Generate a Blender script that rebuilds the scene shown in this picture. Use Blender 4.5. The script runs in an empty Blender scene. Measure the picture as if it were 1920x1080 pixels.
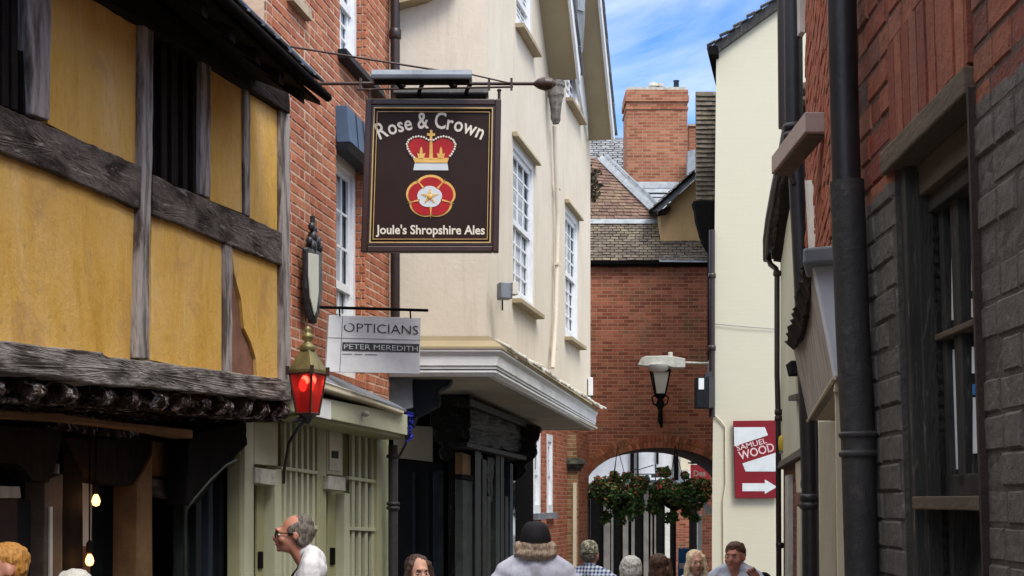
import bpy, math, random
from mathutils import Vector, Matrix
R = random.Random(7)
SC = bpy.context.scene
COL = SC.collection
F = 2700.0; CX = 960.0; HY = 940.0; ZC = 1.9     # focal length in photo pixels, principal column, horizon row, eye height

# ------------------------------------------------------------------ camera
cam = bpy.data.cameras.new("camera"); camo = bpy.data.objects.new("camera", cam); COL.objects.link(camo)
camo.location = (0, 0, ZC); camo.rotation_euler = (math.pi/2, 0, 0)
cam.sensor_width = 36; cam.lens = F/1920*36; cam.shift_y = (HY-540)/1920; cam.clip_end = 2000; cam.clip_start = .05
SC.camera = camo

# ------------------------------------------------------------------ helpers
def P(px, py, Y):
    return Vector(((px-CX)/F*Y, Y, ZC+(HY-py)/F*Y))

class Pl:
    """a vertical wall plane through two ground points; k = lean"""
    def __init__(s, pa, Ya, pb, Yb, k=0.0, flip=False):
        s.A = Vector(((pa-CX)/F*Ya, Ya)); s.B = Vector(((pb-CX)/F*Yb, Yb))
        s.d = (s.B-s.A).normalized(); s.n2 = Vector((-s.d.y, s.d.x))
        mid = (s.A+s.B)/2
        if s.n2.dot(-mid) < 0: s.n2 = -s.n2
        if flip: s.n2 = -s.n2
        s.k = k; s.n = Vector((s.n2.x, s.n2.y, 0)); s.d3 = Vector((s.d.x, s.d.y, 0))
    def tY(s, px, off=0):
        r = Vector(((px-CX)/F, 1)); A = s.A+s.n2*off
        den = r.x*s.d.y - r.y*s.d.x
        Y = (A.x*s.d.y - A.y*s.d.x)/den
        t = ((r*Y)-A).dot(s.d)
        return t, Y
    def w(s, t, z, off=0):
        q = s.A+s.d*t+s.n2*off
        return Vector((q.x - s.k*(z-ZC), q.y, z))
    def p(s, px, py, off=0):
        p0 = px - s.k*(py-HY)
        t, Y = s.tY(p0, off); z = ZC+(HY-py)/F*Y
        return s.w(t, z, off)
    def tz(s, px, py, off=0):
        p0 = px - s.k*(py-HY)
        t, Y = s.tY(p0, off); return t, ZC+(HY-py)/F*Y

class MB:
    def __init__(s): s.v = []; s.f = []; s.sm = []; s.mi = []
    def add(s, vs, fs, smooth=False, mi=0):
        b = len(s.v); s.v += [Vector(v) for v in vs]
        for f in fs: s.f.append([b+i for i in f]); s.sm.append(smooth); s.mi.append(mi)
        return s
    def prism(s, pts, vec, mi=0):
        n = len(pts); vec = Vector(vec); pts = [Vector(p) for p in pts]
        nn = Vector((0, 0, 0))
        for i in range(n): nn += pts[i].cross(pts[(i+1) % n])
        if nn.dot(vec) > 0: pts = pts[::-1]
        s.add(pts+[p+vec for p in pts], [list(range(n)), list(range(2*n-1, n-1, -1))]+[[(i+1) % n, i, n+i, n+(i+1) % n] for i in range(n)], mi=mi)
        return s
    def poly(s, pts, mi=0): return s.add(pts, [list(range(len(pts)))], mi=mi)
    def box(s, c, size, rz=0, mi=0, rot=None):
        x, y, z = [a/2 for a in size]; c = Vector(c)
        m = rot if rot is not None else Matrix.Rotation(rz, 3, 'Z')
        vs = [c+m@Vector((a, b, d)) for d in (-z, z) for b in (-y, y) for a in (-x, x)]
        return s.add(vs, [[0, 2, 3, 1], [4, 5, 7, 6], [0, 1, 5, 4], [2, 6, 7, 3], [0, 4, 6, 2], [1, 3, 7, 5]], mi=mi)
    def tube(s, pts, r, n=10, cap=True, mi=0):
        pts = [Vector(p) for p in pts]; rs = r if isinstance(r, (list, tuple)) else [r]*len(pts)
        up = Vector((0, 0, 1)); vs = []; fs = []
        prev = None
        for i, p in enumerate(pts):
            t = (pts[min(i+1, len(pts)-1)]-pts[max(i-1, 0)]).normalized()
            if prev is None:
                a = t.cross(up)
                if a.length < .05: a = t.cross(Vector((0, 1, 0)))
            else:
                a = prev - t*prev.dot(t)
            a.normalize(); prev = a; b = t.cross(a)
            for k in range(n):
                an = 2*math.pi*k/n; vs.append(p+(a*math.cos(an)+b*math.sin(an))*rs[i])
        for i in range(len(pts)-1):
            for k in range(n):
                fs.append([i*n+k, i*n+(k+1) % n, (i+1)*n+(k+1) % n, (i+1)*n+k])
        s.add(vs, fs, True, mi)
        if cap:
            s.add(vs[:n], [list(range(n))[::-1]], mi=mi); s.add(vs[-n:], [list(range(n))], mi=mi)
        return s
    def lathe(s, c, prof, n=16, axis='Z', mi=0, sm=True, ang0=0):
        c = Vector(c); vs = []; fs = []
        for (r, z) in prof:
            for k in range(n):
                a = 2*math.pi*k/n+ang0
                v = Vector((r*math.cos(a), r*math.sin(a), z))
                if axis == 'Y': v = Vector((v.x, -v.z, v.y))
                vs.append(c+v)
        for i in range(len(prof)-1):
            for k in range(n):
                fs.append([i*n+k, i*n+(k+1) % n, (i+1)*n+(k+1) % n, (i+1)*n+k])
        s.add(vs, fs, sm, mi)
        s.add(vs[:n], [list(range(n))[::-1]], mi=mi); s.add(vs[-n:], [list(range(n))], mi=mi)
        return s
    def ell(s, c, r, nu=20, nv=12, rot=None, mi=0):
        c = Vector(c); vs = []; fs = []
        for j in range(nv+1):
            ph = math.pi*j/nv
            for i in range(nu):
                th = 2*math.pi*i/nu
                v = Vector((r[0]*math.sin(ph)*math.cos(th), r[1]*math.sin(ph)*math.sin(th), r[2]*math.cos(ph)))
                if rot is not None: v = rot@v
                vs.append(c+v)
        for j in range(nv):
            for i in range(nu):
                fs.append([j*nu+i, (j+1)*nu+i, (j+1)*nu+(i+1) % nu, j*nu+(i+1) % nu])
        return s.add(vs, fs, True, mi)
    def cap2(s, a, b, ra, rb, n=14):
        """tapered capsule"""
        a = Vector(a); b = Vector(b); d = (b-a); L = d.length; d.normalize()
        pts = []; rs = []
        for i in range(5):
            an = math.pi/2*i/5; pts.append(a-d*ra*math.cos(an)); rs.append(max(ra*math.sin(an), ra*.08))
        pts.append(a); rs.append(ra); pts.append(b); rs.append(rb)
        for i in range(4, -1, -1):
            an = math.pi/2*i/5; pts.append(b+d*rb*math.cos(an)); rs.append(max(rb*math.sin(an), rb*.08))
        return s.tube(pts, rs, n)
    def obj(s, name, m, parent=None, bevel=0, disp=0, sub=0, dscale=.15, auto=True):
        me = bpy.data.meshes.new(name)
        me.from_pydata([v[:] for v in s.v], [], s.f)
        ms = m if isinstance(m, (list, tuple)) else [m]
        for x in ms: me.materials.append(x)
        me.polygons.foreach_set('use_smooth', s.sm); me.polygons.foreach_set('material_index', s.mi)
        me.validate(); me.update()
        o = bpy.data.objects.new(name, me); COL.objects.link(o)
        if parent is not None:
            o.parent = parent
            if parent.type == 'EMPTY': o.matrix_parent_inverse = parent['_inv_m'] if False else Matrix.Translation(-parent.location)
        if bevel:
            b = o.modifiers.new('b', 'BEVEL'); b.width = bevel; b.segments = 2; b.limit_method = 'ANGLE'
        if sub:
            b = o.modifiers.new('s', 'SUBSURF'); b.subdivision_type = 'SIMPLE'; b.levels = sub; b.render_levels = sub
        if disp:
            tx = bpy.data.textures.get('clouds%g' % dscale) or bpy.data.textures.new('clouds%g' % dscale, 'CLOUDS'); tx.noise_scale = dscale; tx.noise_depth = 3
            b = o.modifiers.new('d', 'DISPLACE'); b.texture = tx; b.strength = disp; b.mid_level = .5; b.texture_coords = 'GLOBAL'
        return o

def tag(o, label, cat=None, group=None, kind=None):
    if label: o['label'] = label
    if cat: o['category'] = cat
    if group: o['group'] = group
    if kind: o['kind'] = kind
    return o
def thing(name, label, cat, loc=(0, 0, 0), group=None):
    o = bpy.data.objects.new(name, None); COL.objects.link(o); o.location = Vector(loc); o.empty_display_size = .2
    return tag(o, label, cat, group)
def copy_tree(o, loc, parent=None):
    c = o.copy(); COL.objects.link(c)
    if parent is None: c.location = loc
    else: c.parent = parent
    for ch in list(o.children): copy_tree(ch, None, c)
    return c

# quad-space boxes: Q = [lower-left, lower-right, upper-right, upper-left], n = outward
def qp(Q, u, v, n, d):
    a = Q[0].lerp(Q[1], u); b = Q[3].lerp(Q[2], u); return a.lerp(b, v)+n*d
def qbox(mb, Q, n, u0, u1, v0, v1, d0, d1, mi=0):
    f = [qp(Q, u0, v0, n, d1), qp(Q, u1, v0, n, d1), qp(Q, u1, v1, n, d1), qp(Q, u0, v1, n, d1)]
    return mb.prism(f, -n*(d1-d0), mi)
def quad(pl, x0, x1, yt0, yt1, yb0, yb1, off=0, xb0=None, xb1=None):
    """px quad on plane: left x0 right x1, top ys, bottom ys"""
    xb0 = x0 if xb0 is None else xb0; xb1 = x1 if xb1 is None else xb1
    return [pl.p(xb0, yb0, off), pl.p(xb1, yb1, off), pl.p(x1, yt1, off), pl.p(x0, yt0, off)]
def pris(mb, pl, pts, off, th, mi=0):
    return mb.prism([pl.p(x, y, off) for x, y in pts], -pl.n*th, mi)

# ------------------------------------------------------------------ materials
class NT:
    def __init__(s, name):
        s.m = bpy.data.materials.new(name); s.m.use_nodes = True; s.t = s.m.node_tree; s.N = s.t.nodes; s.L = s.t.links
        s.b = s.N['Principled BSDF']
        s.tc = s.N.new('ShaderNodeTexCoord')
    def n(s, typ, **kw):
        x = s.N.new('ShaderNode'+typ)
        for k, v in kw.items(): setattr(x, k, v)
        return x
    def l(s, a, b): s.L.new(a, b)
    def mapping(s, scale, src=None):
        m = s.n('Mapping'); m.inputs['Scale'].default_value = scale; s.l(src or s.tc.outputs['Object'], m.inputs['Vector']); return m.outputs[0]
    def noise(s, vec, scale, detail=6, rough=.6, dist=0):
        x = s.n('TexNoise'); x.inputs['Scale'].default_value = scale; x.inputs['Detail'].default_value = detail
        x.inputs['Roughness'].default_value = rough; x.inputs['Distortion'].default_value = dist
        s.l(vec, x.inputs['Vector']); return x.outputs['Fac']
    def ramp(s, fac, stops):
        r = s.n('ValToRGB'); e = r.color_ramp.elements
        while len(e) > len(stops): e.remove(e[-1])
        while len(e) < len(stops): e.new(.5)
        for i, (p, c) in enumerate(stops):
            e[i].position = p; e[i].color = (c[0], c[1], c[2], 1) if not isinstance(c, (int, float)) else (c, c, c, 1)
        s.l(fac, r.inputs[0]); return r.outputs[0]
    def mix(s, fac, a, b, mode='MIX'):
        x = s.n('Mix'); x.data_type = 'RGBA'; x.blend_type = mode
        if isinstance(fac, (int, float)): x.inputs[0].default_value = fac
        else: s.l(fac, x.inputs[0])
        for v, i in ((a, 6), (b, 7)):
            if isinstance(v, (tuple, list)): x.inputs[i].default_value = (v[0], v[1], v[2], 1)
            else: s.l(v, x.inputs[i])
        return x.outputs[2]
    def math(s, op, a, b=None):
        x = s.n('Math', operation=op)
        for v, i in ((a, 0), (b, 1)):
            if v is None: continue
            if isinstance(v, (int, float)): x.inputs[i].default_value = v
            else: s.l(v, x.inputs[i])
        return x.outputs[0]
    def bump(s, h, strength=.3, dist=.01):
        x = s.n('Bump'); x.inputs['Strength'].default_value = strength; x.inputs['Distance'].default_value = dist
        s.l(h, x.inputs['Height']); s.l(x.outputs[0], s.b.inputs['Normal'])
    def base(s, c):
        if isinstance(c, (tuple, list)): s.b.inputs['Base Color'].default_value = (c[0], c[1], c[2], 1)
        else: s.l(c, s.b.inputs['Base Color'])
    def set(s, rough=.8, metal=0, spec=.3):
        s.b.inputs['Roughness'].default_value = rough; s.b.inputs['Metallic'].default_value = metal
        s.b.inputs['Specular IOR Level'].default_value = spec

def mk(name, c1, c2=None, rough=.8, metal=0, spec=.3, nscale=3, stretch=(1, 1, 1), contrast=(.35, .65), bump=.25, bs=30, bd=.01, island=0, grime=None, gscale=2.5, gcon=(.5, .72), gstretch=None):
    t = NT(name); c2 = c2 or tuple(x*.8 for x in c1)
    v = t.mapping(stretch)
    a = t.noise(v, nscale, 8, .62, .3)
    col = t.mix(t.ramp(a, [(contrast[0], 0), (contrast[1], 1)]), c1, c2)
    if grime:
        gv = t.mapping(gstretch or stretch)
        g = t.noise(gv, gscale, 9, .7, .6)
        col = t.mix(t.ramp(g, [(gcon[0], 0), (gcon[1], 1)]), col, grime)
    if island:
        g = t.n('NewGeometry'); rr = t.ramp(g.outputs['Random Per Island'], [(0, 1-island), (1, 1+island)])
        col = t.mix(1, col, rr, 'MULTIPLY')
    t.base(col); t.set(rough, metal, spec)
    if bump:
        t.bump(t.noise(v, bs, 6, .65), bump, bd)
    return t.m

def brickmat(name, pl, cols, mortar, bw=.225, rh=.075, ms=.012, moss=None, dirt=.5, bump=.5, vert=False):
    """shader bricks running along plane pl"""
    t = NT(name)
    d = pl.d3; q = pl.n
    dt = t.n('VectorMath', operation='DOT_PRODUCT'); dt.inputs[1].default_value = (d.x+q.x, d.y+q.y, 0); t.l(t.tc.outputs['Object'], dt.inputs[0])
    sp = t.n('SeparateXYZ'); t.l(t.tc.outputs['Object'], sp.inputs[0])
    cb = t.n('CombineXYZ')
    wob = t.noise(t.tc.outputs['Object'], 2.2, 2)
    zz = t.math('ADD', sp.outputs['Z'], t.math('MULTIPLY', wob, .02))
    t.l(dt.outputs['Value'], cb.inputs[1 if vert else 0]); t.l(zz, cb.inputs[0 if vert else 1])
    b = t.n('TexBrick'); b.inputs['Scale'].default_value = 1; b.inputs['Brick Width'].default_value = bw; b.inputs['Row Height'].default_value = rh
    b.inputs['Mortar Size'].default_value = ms; b.inputs['Mortar Smooth'].default_value = .4; b.inputs['Bias'].default_value = 0
    b.inputs['Color1'].default_value = (0, 0, 0, 1); b.inputs['Color2'].default_value = (1, 1, 1, 1); b.inputs['Mortar'].default_value = (.5, .5, .5, 1)
    t.l(cb.outputs[0], b.inputs['Vector'])
    n1 = t.noise(t.tc.outputs['Object'], 3.0, 6, .7)
    v = t.math('ADD', t.math('MULTIPLY', b.outputs['Color'], .55), t.math('MULTIPLY', n1, .6))
    col = t.ramp(v, [(.22, cols[0]), (.5, cols[1]), (.8, cols[2])])
    n2 = t.noise(t.tc.outputs['Object'], 1.1, 5, .7)
    col = t.mix(t.ramp(n2, [(.45, 0), (.7, dirt)]), col, tuple(c*.45 for c in cols[1]))
    if moss:
        n3 = t.noise(t.tc.outputs['Object'], 1.7, 6, .75)
        col = t.mix(t.ramp(n3, [(.52, 0), (.66, .8)]), col, moss)
    col = t.mix(b.outputs['Fac'], col, mortar)
    t.base(col); t.set(.9, 0, .2)
    h = t.math('ADD', t.math('MULTIPLY', b.outputs['Fac'], -1), t.math('MULTIPLY', t.noise(t.tc.outputs['Object'], 60, 4), .5))
    t.bump(h, bump, .012)
    return t.m

def emis(name, c, s):
    t = NT(name); t.base(c); t.b.inputs['Emission Color'].default_value = (*c, 1); t.b.inputs['Emission Strength'].default_value = s; return t.m
def glassy(name, c, rough=.06):
    """window pane: dark reflective glass with slight ripple"""
    t = NT(name); t.base(c); t.set(rough, 0, 1.0); t.b.inputs['IOR'].default_value = 1.55
    t.bump(t.noise(t.tc.outputs['Object'], 3.5, 2), .06, .02); return t.m

M = {}
def _yellow():
    t = NT('yellow_limewash'); O_ = t.tc.outputs['Object']
    a = t.noise(t.mapping((1.6, 1.6, .6)), 1.6, 8, .7, .5)
    col = t.ramp(a, [(.3, (.56, .31, .05)), (.45, (.66, .395, .095)), (.58, (.7, .445, .15)), (.72, (.76, .545, .28))])
    s = t.noise(t.mapping((26, 26, 2.2)), 1.0, 6, .75, .2)
    col = t.mix(t.ramp(s, [(.52, 0), (.75, .3)]), col, (.5, .3, .07))
    col = t.mix(t.ramp(t.noise(t.mapping((22, 22, 3)), 1.3, 6, .75), [(.56, 0), (.72, .35)]), col, (.82, .64, .36))
    b = t.noise(O_, 2.6, 9, .75, .8)
    col = t.mix(t.ramp(b, [(.52, 0), (.66, .75)]), col, (.5, .3, .13))
    c = t.noise(O_, 7, 9, .8, .4)
    col = t.mix(t.ramp(c, [(.62, 0), (.7, .75)]), col, (.3, .19, .08))
    t.base(col); t.set(.92, 0, .12)
    t.bump(t.math('ADD', t.noise(O_, 9, 9, .75), t.math('MULTIPLY', s, .5)), .7, .02); return t.m
M['yellow'] = _yellow()
M['woodh'] = mk('weathered_oak_horizontal', (.15, .122, .108), (.036, .028, .023), .85, spec=.15, nscale=4, stretch=(1, .6, 1.6), contrast=(.4, .6), bump=1, bs=15, bd=.03, grime=(.38, .34, .32), gscale=5, gcon=(.58, .7), gstretch=(2, .8, 7))
M['woodv'] = mk('weathered_oak_vertical', (.36, .33, .315), (.085, .066, .058), .85, nscale=4.5, stretch=(3, 3, .5), contrast=(.42, .6), bump=.9, bs=12, bd=.02, grime=(.4, .37, .36), gscale=8, gcon=(.58, .72), gstretch=(4, 4, .5))
M['woodb'] = mk('silvery_oak_sill_beam', (.27, .245, .23), (.045, .036, .03), .85, nscale=6, stretch=(1, .5, 2.4), contrast=(.4, .62), bump=1, bs=14, bd=.02, grime=(.42, .4, .39), gscale=7, gcon=(.56, .72), gstretch=(2, .8, 7))
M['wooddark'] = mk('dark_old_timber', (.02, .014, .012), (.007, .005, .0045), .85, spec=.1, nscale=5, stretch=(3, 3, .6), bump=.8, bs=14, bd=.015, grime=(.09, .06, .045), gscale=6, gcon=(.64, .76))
M['joist'] = mk('worn_joist_oak', (.07, .05, .04), (.01, .007, .006), .85, spec=.1, nscale=14, stretch=(1, 1, 1), contrast=(.42, .58), bump=1, bs=22, bd=.04, grime=(.55, .5, .48), gscale=16, gcon=(.53, .62))
M['barebrown'] = mk('bare_infill', (.24, .12, .075), (.17, .08, .05), .95, nscale=8, bump=.6, bs=30)
M['tan'] = mk('tan_plaster', (.2, .115, .05), (.12, .065, .03), .9, nscale=6, bump=.5)
M['black'] = mk('black_paint', (.007, .0065, .0065), (.011, .01, .01), .85, spec=.02, nscale=10, bump=.2, bs=30)
M['blackiron'] = mk('black_iron', (.012, .012, .016), (.025, .024, .028), .38, spec=.5, nscale=6, bump=.15, bs=60)
M['pipe'] = mk('grey_black_pipe_paint', (.028, .027, .029), (.042, .039, .039), .55, spec=.35, nscale=4, bump=.5, bs=30, grime=(.11, .095, .085), gscale=9, gcon=(.58, .7))
M['pipebrown'] = mk('dark_brown_pipe_paint', (.03, .016, .014), (.016, .01, .01), .4, spec=.5, nscale=6, bump=.1)
M['cream'] = mk('cream_render', (.67, .605, .5), (.6, .535, .43), .88, nscale=1.2, bump=.35, bs=22, bd=.01, grime=(.47, .4, .31), gscale=2.4, gcon=(.54, .88), gstretch=(4, 4, .4))
M['cream2'] = mk('pale_cream_painted_brick', (.63, .62, .49), (.56, .55, .42), .85, nscale=1.0, bump=.3, bs=22, grime=(.5, .48, .36), gscale=2.2, gcon=(.55, .85), gstretch=(3, 3, .5))
M['white'] = mk('white_paint', (.78, .8, .82), (.66, .68, .7), .5, spec=.4, nscale=5, bump=.15, bs=40)
M['whiteold'] = mk('aged_white_paint', (.66, .64, .58), (.5, .48, .42), .6, nscale=4, bump=.3, grime=(.3, .27, .22), gscale=6, gcon=(.6, .8))
M['soffit'] = mk('beige_soffit', (.36, .3, .19), (.31, .25, .155), .85, nscale=1.4, bump=.1)
M['soffit2'] = mk('grey_beige_soffit', (.42, .38, .31), (.33, .3, .24), .85, nscale=1.4, bump=.1, grime=(.24, .21, .17), gcon=(.58, .8))
M['sill'] = mk('stone_sill', (.42, .34, .24), (.3, .24, .17), .85, nscale=8, bump=.4)
M['lead'] = mk('lead_sheet', (.24, .27, .31), (.14, .16, .18), .55, metal=.25, nscale=5, bump=.3, bs=25)
M['leadpale'] = mk('pale_lead', (.3, .33, .36), (.19, .21, .23), .55, metal=.1, nscale=6, bump=.3, bs=25)
M['bluelead'] = mk('blue_grey_paint', (.075, .12, .19), (.05, .085, .14), .7, nscale=3, bump=.3, bs=22)
M['green'] = mk('sage_green_paint', (.36, .36, .205), (.29, .29, .16), .55, spec=.4, nscale=2, bump=.15, bs=30, grime=(.2, .19, .1), gscale=3.5, gcon=(.6, .8), gstretch=(3, 3, .6))
M['greenpale'] = mk('pale_sage_paint', (.47, .48, .34), (.4, .41, .28), .55, spec=.4, nscale=2, bump=.15, bs=30)
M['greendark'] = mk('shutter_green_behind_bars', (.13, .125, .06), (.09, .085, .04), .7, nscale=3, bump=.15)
M['teal'] = mk('dark_blue_grey_paint', (.03, .045, .062), (.016, .025, .038), .65, spec=.15, nscale=3, bump=.2)
M['tealdk'] = mk('near_black_teal_paint', (.008, .011, .016), (.005, .006, .008), .6, spec=.2, nscale=5, bump=.2)
M['tealgrey'] = mk('grey_green_woodwork', (.042, .05, .046), (.02, .026, .024), .7, spec=.1, nscale=5, bump=.2)
M['carved'] = mk('black_carved_oak', (.011, .01, .009), (.005, .005, .005), .6, spec=.2, nscale=8, bump=1, bs=12, bd=.03, grime=(.09, .085, .075), gscale=14, gcon=(.58, .7))
M['glass'] = glassy('window_glass', (.02, .025, .03))
M['glass_painted_bright'] = glassy('glass_with_painted_reflection', (.42, .47, .52), .25)  # pale base colour puts the bright reflection into the sash panes
M['signbrown'] = mk('sign_brown', (.026, .01, .007), (.019, .008, .006), .5, spec=.2, nscale=3, bump=.05)
M['signframe'] = mk('sign_frame_brown', (.045, .018, .011), (.03, .012, .008), .35, spec=.5, nscale=6, bump=.1)
M['gold'] = mk('gold_line', (.6, .44, .2), (.5, .34, .13), .45, nscale=10, bump=0)
M['goldpaint'] = mk('gold_paint', (.75, .48, .14), (.6, .33, .07), .4, nscale=14, bump=.2)
M['cream_letter'] = mk('cream_lettering', (.72, .66, .56), (.66, .6, .5), .6, bump=0)
M['signred'] = mk('sign_red', (.42, .01, .012), (.32, .008, .01), .45, nscale=8, bump=.1)
M['silver'] = mk('sign_silver_grey', (.62, .66, .68), (.54, .58, .6), .4, nscale=6, bump=0)
M['brass'] = mk('aged_brass', (.32, .28, .13), (.13, .115, .055), .5, metal=.6, nscale=5, bump=.2)
M['redglass'] = emis('lit_red_glass', (.36, .015, .013), .05)
_rb = M['redglass'].node_tree.nodes['Principled BSDF']; _rb.inputs['Roughness'].default_value = .3; _rb.inputs['Transmission Weight'].default_value = .6
M['frost'] = mk('frosted_lamp_glass', (.5, .48, .42), (.42, .4, .35), .25, spec=.6, nscale=5, bump=0)
M['warmbulb'] = emis('warm_bulb', (1, .5, .14), 2.2)
M['maroon'] = mk('maroon_sign', (.2, .006, .016), (.16, .005, .012), .45, nscale=4, bump=.05)
M['pinkred'] = mk('bright_red_sign', (.85, .09, .1), (.75, .07, .08), .5, bump=.05)
M['blue'] = mk('blue_poster', (.03, .2, .5), (.02, .13, .38), .5, bump=0)
M['rope'] = mk('blue_rope', (.02, .03, .4), (.01, .015, .25), .7, nscale=20, bump=.6)
M['conc'] = mk('lichened_grey_casing', (.5, .5, .45), (.34, .33, .28), .8, nscale=9, bump=.3, grime=(.2, .19, .15), gscale=10, gcon=(.56, .7))
M['yellowplastic'] = mk('yellow_plastic', (.65, .45, .04), None, .4, bump=0)
M['pave'] = mk('street_paving', (.16, .15, .14), (.1, .095, .09), .9, nscale=2, bump=.5)
M['tilebrown'] = mk('mossy_brown_tile', (.15, .125, .1), (.09, .072, .056), .9, nscale=7, bump=.6, bs=40, island=.28, grime=(.17, .16, .08), gscale=2.2, gcon=(.52, .7))
M['tilered'] = mk('weathered_red_tile', (.17, .1, .075), (.11, .07, .055), .9, nscale=7, bump=.6, bs=40, island=.25, grime=(.16, .13, .07), gscale=1.5, gcon=(.52, .7))
M['slate'] = mk('grey_slate', (.2, .21, .23), (.12, .13, .14), .7, nscale=6, bump=.4, bs=30, island=.3, grime=(.24, .24, .15), gcon=(.55, .75))
M['ochre'] = mk('ochre_render', (.46, .31, .15), (.38, .25, .12), .9, nscale=2.4, bump=.4, grime=(.32, .26, .09), gscale=2, gcon=(.55, .75), gstretch=(3, 3, .6))
M['greyboard'] = mk('grey_weathered_board', (.44, .395, .35), (.24, .215, .19), .85, nscale=3, stretch=(3, 3, .8), bump=.6, bs=20, grime=(.36, .33, .3), gscale=5, gcon=(.56, .75), gstretch=(4, 4, .5))
M['bluewhite'] = mk('pale_blue_white_board', (.68, .72, .8), (.56, .6, .68), .6, nscale=3, bump=.2, grime=(.4, .34, .27), gscale=4, gcon=(.62, .8))
M['creamwood'] = mk('cream_painted_wood', (.68, .61, .46), (.58, .51, .37), .65, nscale=3, stretch=(3, 3, .7), bump=.3, bs=22, grime=(.3, .24, .15), gscale=4, gcon=(.62, .8), gstretch=(5, 5, .6))
M['crust'] = mk('crumbling_dark_edge', (.035, .025, .02), (.016, .012, .01), .95, nscale=18, bump=1, bs=20, bd=.03)
M['lintel'] = mk('beige_brown_lintel', (.12, .09, .065), (.075, .055, .04), .75, nscale=4, stretch=(1, .6, 2), bump=.4, grime=(.22, .18, .15), gcon=(.58, .75))
M['darkframe'] = mk('worn_dark_window_paint', (.02, .019, .019), (.045, .042, .04), .6, spec=.3, nscale=6, stretch=(3, 3, .6), bump=.6, bs=24, grime=(.16, .15, .14), gscale=9, gcon=(.58, .7), gstretch=(4, 4, .6))
# ------------------------------------------------------------------ geometric bricks
def geobrick(name, cols, paint=None, grime=None):
    """random colour per brick; paint=(z, colour a, colour b) : coat of paint below z"""
    t = NT(name)
    g = t.n('NewGeometry')
    col = t.ramp(g.outputs['Random Per Island'], cols)
    n1 = t.noise(t.tc.outputs['Object'], 18, 7, .7)
    col = t.mix(t.ramp(n1, [(.4, 0), (.7, .55)]), col, tuple(c*.5 for c in cols[1][1]))
    if grime:
        gz = t.mapping((2, 2, .8))
        col = t.mix(t.ramp(t.noise(gz, 1.8, 8, .7), [(.48, 0), (.68, .75)]), col, grime)
    h = t.noise(t.tc.outputs['Object'], 45, 6, .7)
    if paint:
        sp = t.n('SeparateXYZ'); t.l(t.tc.outputs['Object'], sp.inputs[0])
        wob = t.math('MULTIPLY', t.math('SUBTRACT', t.noise(t.tc.outputs['Object'], 14, 6, .7), .5), .07)
        f = t.math('LESS_THAN', t.math('ADD', sp.outputs['Z'], wob), paint[0])
        sc = t.ramp(t.noise(t.tc.outputs['Object'], 30, 7, .75), [(.3, paint[1]), (.6, paint[2]), (.78, tuple(c*2.2 for c in paint[2]))])
        col = t.mix(f, col, sc)
    t.base(col); t.set(.85 if not paint else .7, 0, .3)
    t.bump(h, .8, .012)
    return t.m

def bricks(mb, pl, t0, t1, z0, z1, off=0, skip=None, proud=.006, bl=.215, bh=.065, jt=.01, seed=1, jit=.002, soldier=None):
    rr = random.Random(seed); row = 0; z = z0
    while z < z1-.01:
        t = t0 - (0 if row % 2 else (bl/2+jt)*.75)
        k = row % 2
        while t < t1:
            L = bl if k % 2 == 0 else (bl-jt)/2
            k += 1
            a = max(t, t0); b = min(t+L, t1)
            if b-a > .02 and not (skip and skip((a+b)/2, z+bh/2, a, b)):
                p = off+proud+rr.uniform(-jit, jit*1.6); c = .005
                za = z+rr.uniform(-.0015, .0015); zb = min(z+bh+rr.uniform(-.0015, .0015), z1)
                o = [pl.w(a, za, off-.02), pl.w(b, za, off-.02), pl.w(b, zb, off-.02), pl.w(a, zb, off-.02)]
                m_ = [pl.w(a, za, p-c), pl.w(b, za, p-c), pl.w(b, zb, p-c), pl.w(a, zb, p-c)]
                q = [pl.w(a+c, za+c, p), pl.w(b-c, za+c, p), pl.w(b-c, zb-c, p), pl.w(a+c, zb-c, p)]
                fs = [[8, 9, 10, 11]]
                for i in range(4):
                    j = (i+1) % 4; fs += [[i, j, 4+j, 4+i], [4+i, 4+j, 8+j, 8+i]]
                if (q[1]-q[0]).cross(q[3]-q[0]).dot(pl.n) < 0: fs = [f[::-1] for f in fs]
                mb.add(o+m_+q, fs)
            t += L+jt
        z += bh+jt; row += 1

def tiles(mb, a, b, c, d, rows, tw=.17, lap=.02, seed=3, jit=.006):
    """courses of tiles on quad a(low left) b(low right) c(top right) d(top left)"""
    rr = random.Random(seed); n = (b-a).cross(d-a).normalized()
    if n.z < 0: n = -n
    for r in range(rows):
        v0, v1 = r/rows, min((r+1.15)/rows, 1.0)
        L = (a.lerp(d, v0)-b.lerp(c, v0)).length; k = max(1, round(L/tw)); sh = (r % 2)*.5
        for i in range(-1, k+1):
            u0 = max((i+sh)/k, 0)+.003; u1 = min((i+1+sh)/k, 1)-.003
            if u1-u0 < .005: continue
            l1 = lap+rr.uniform(-jit, jit*1.5); dv = rr.uniform(-.06, .06)/rows
            p = [a.lerp(b, u0).lerp(d.lerp(c, u0), max(v0+dv, 0)), a.lerp(b, u1).lerp(d.lerp(c, u1), max(v0+dv, 0)), a.lerp(b, u1).lerp(d.lerp(c, u1), v1), a.lerp(b, u0).lerp(d.lerp(c, u0), v1)]
            tp = [p[0]+n*l1, p[1]+n*l1, p[2]+n*.004, p[3]+n*.004]
            mb.prism(tp, -n*.012)

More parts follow.
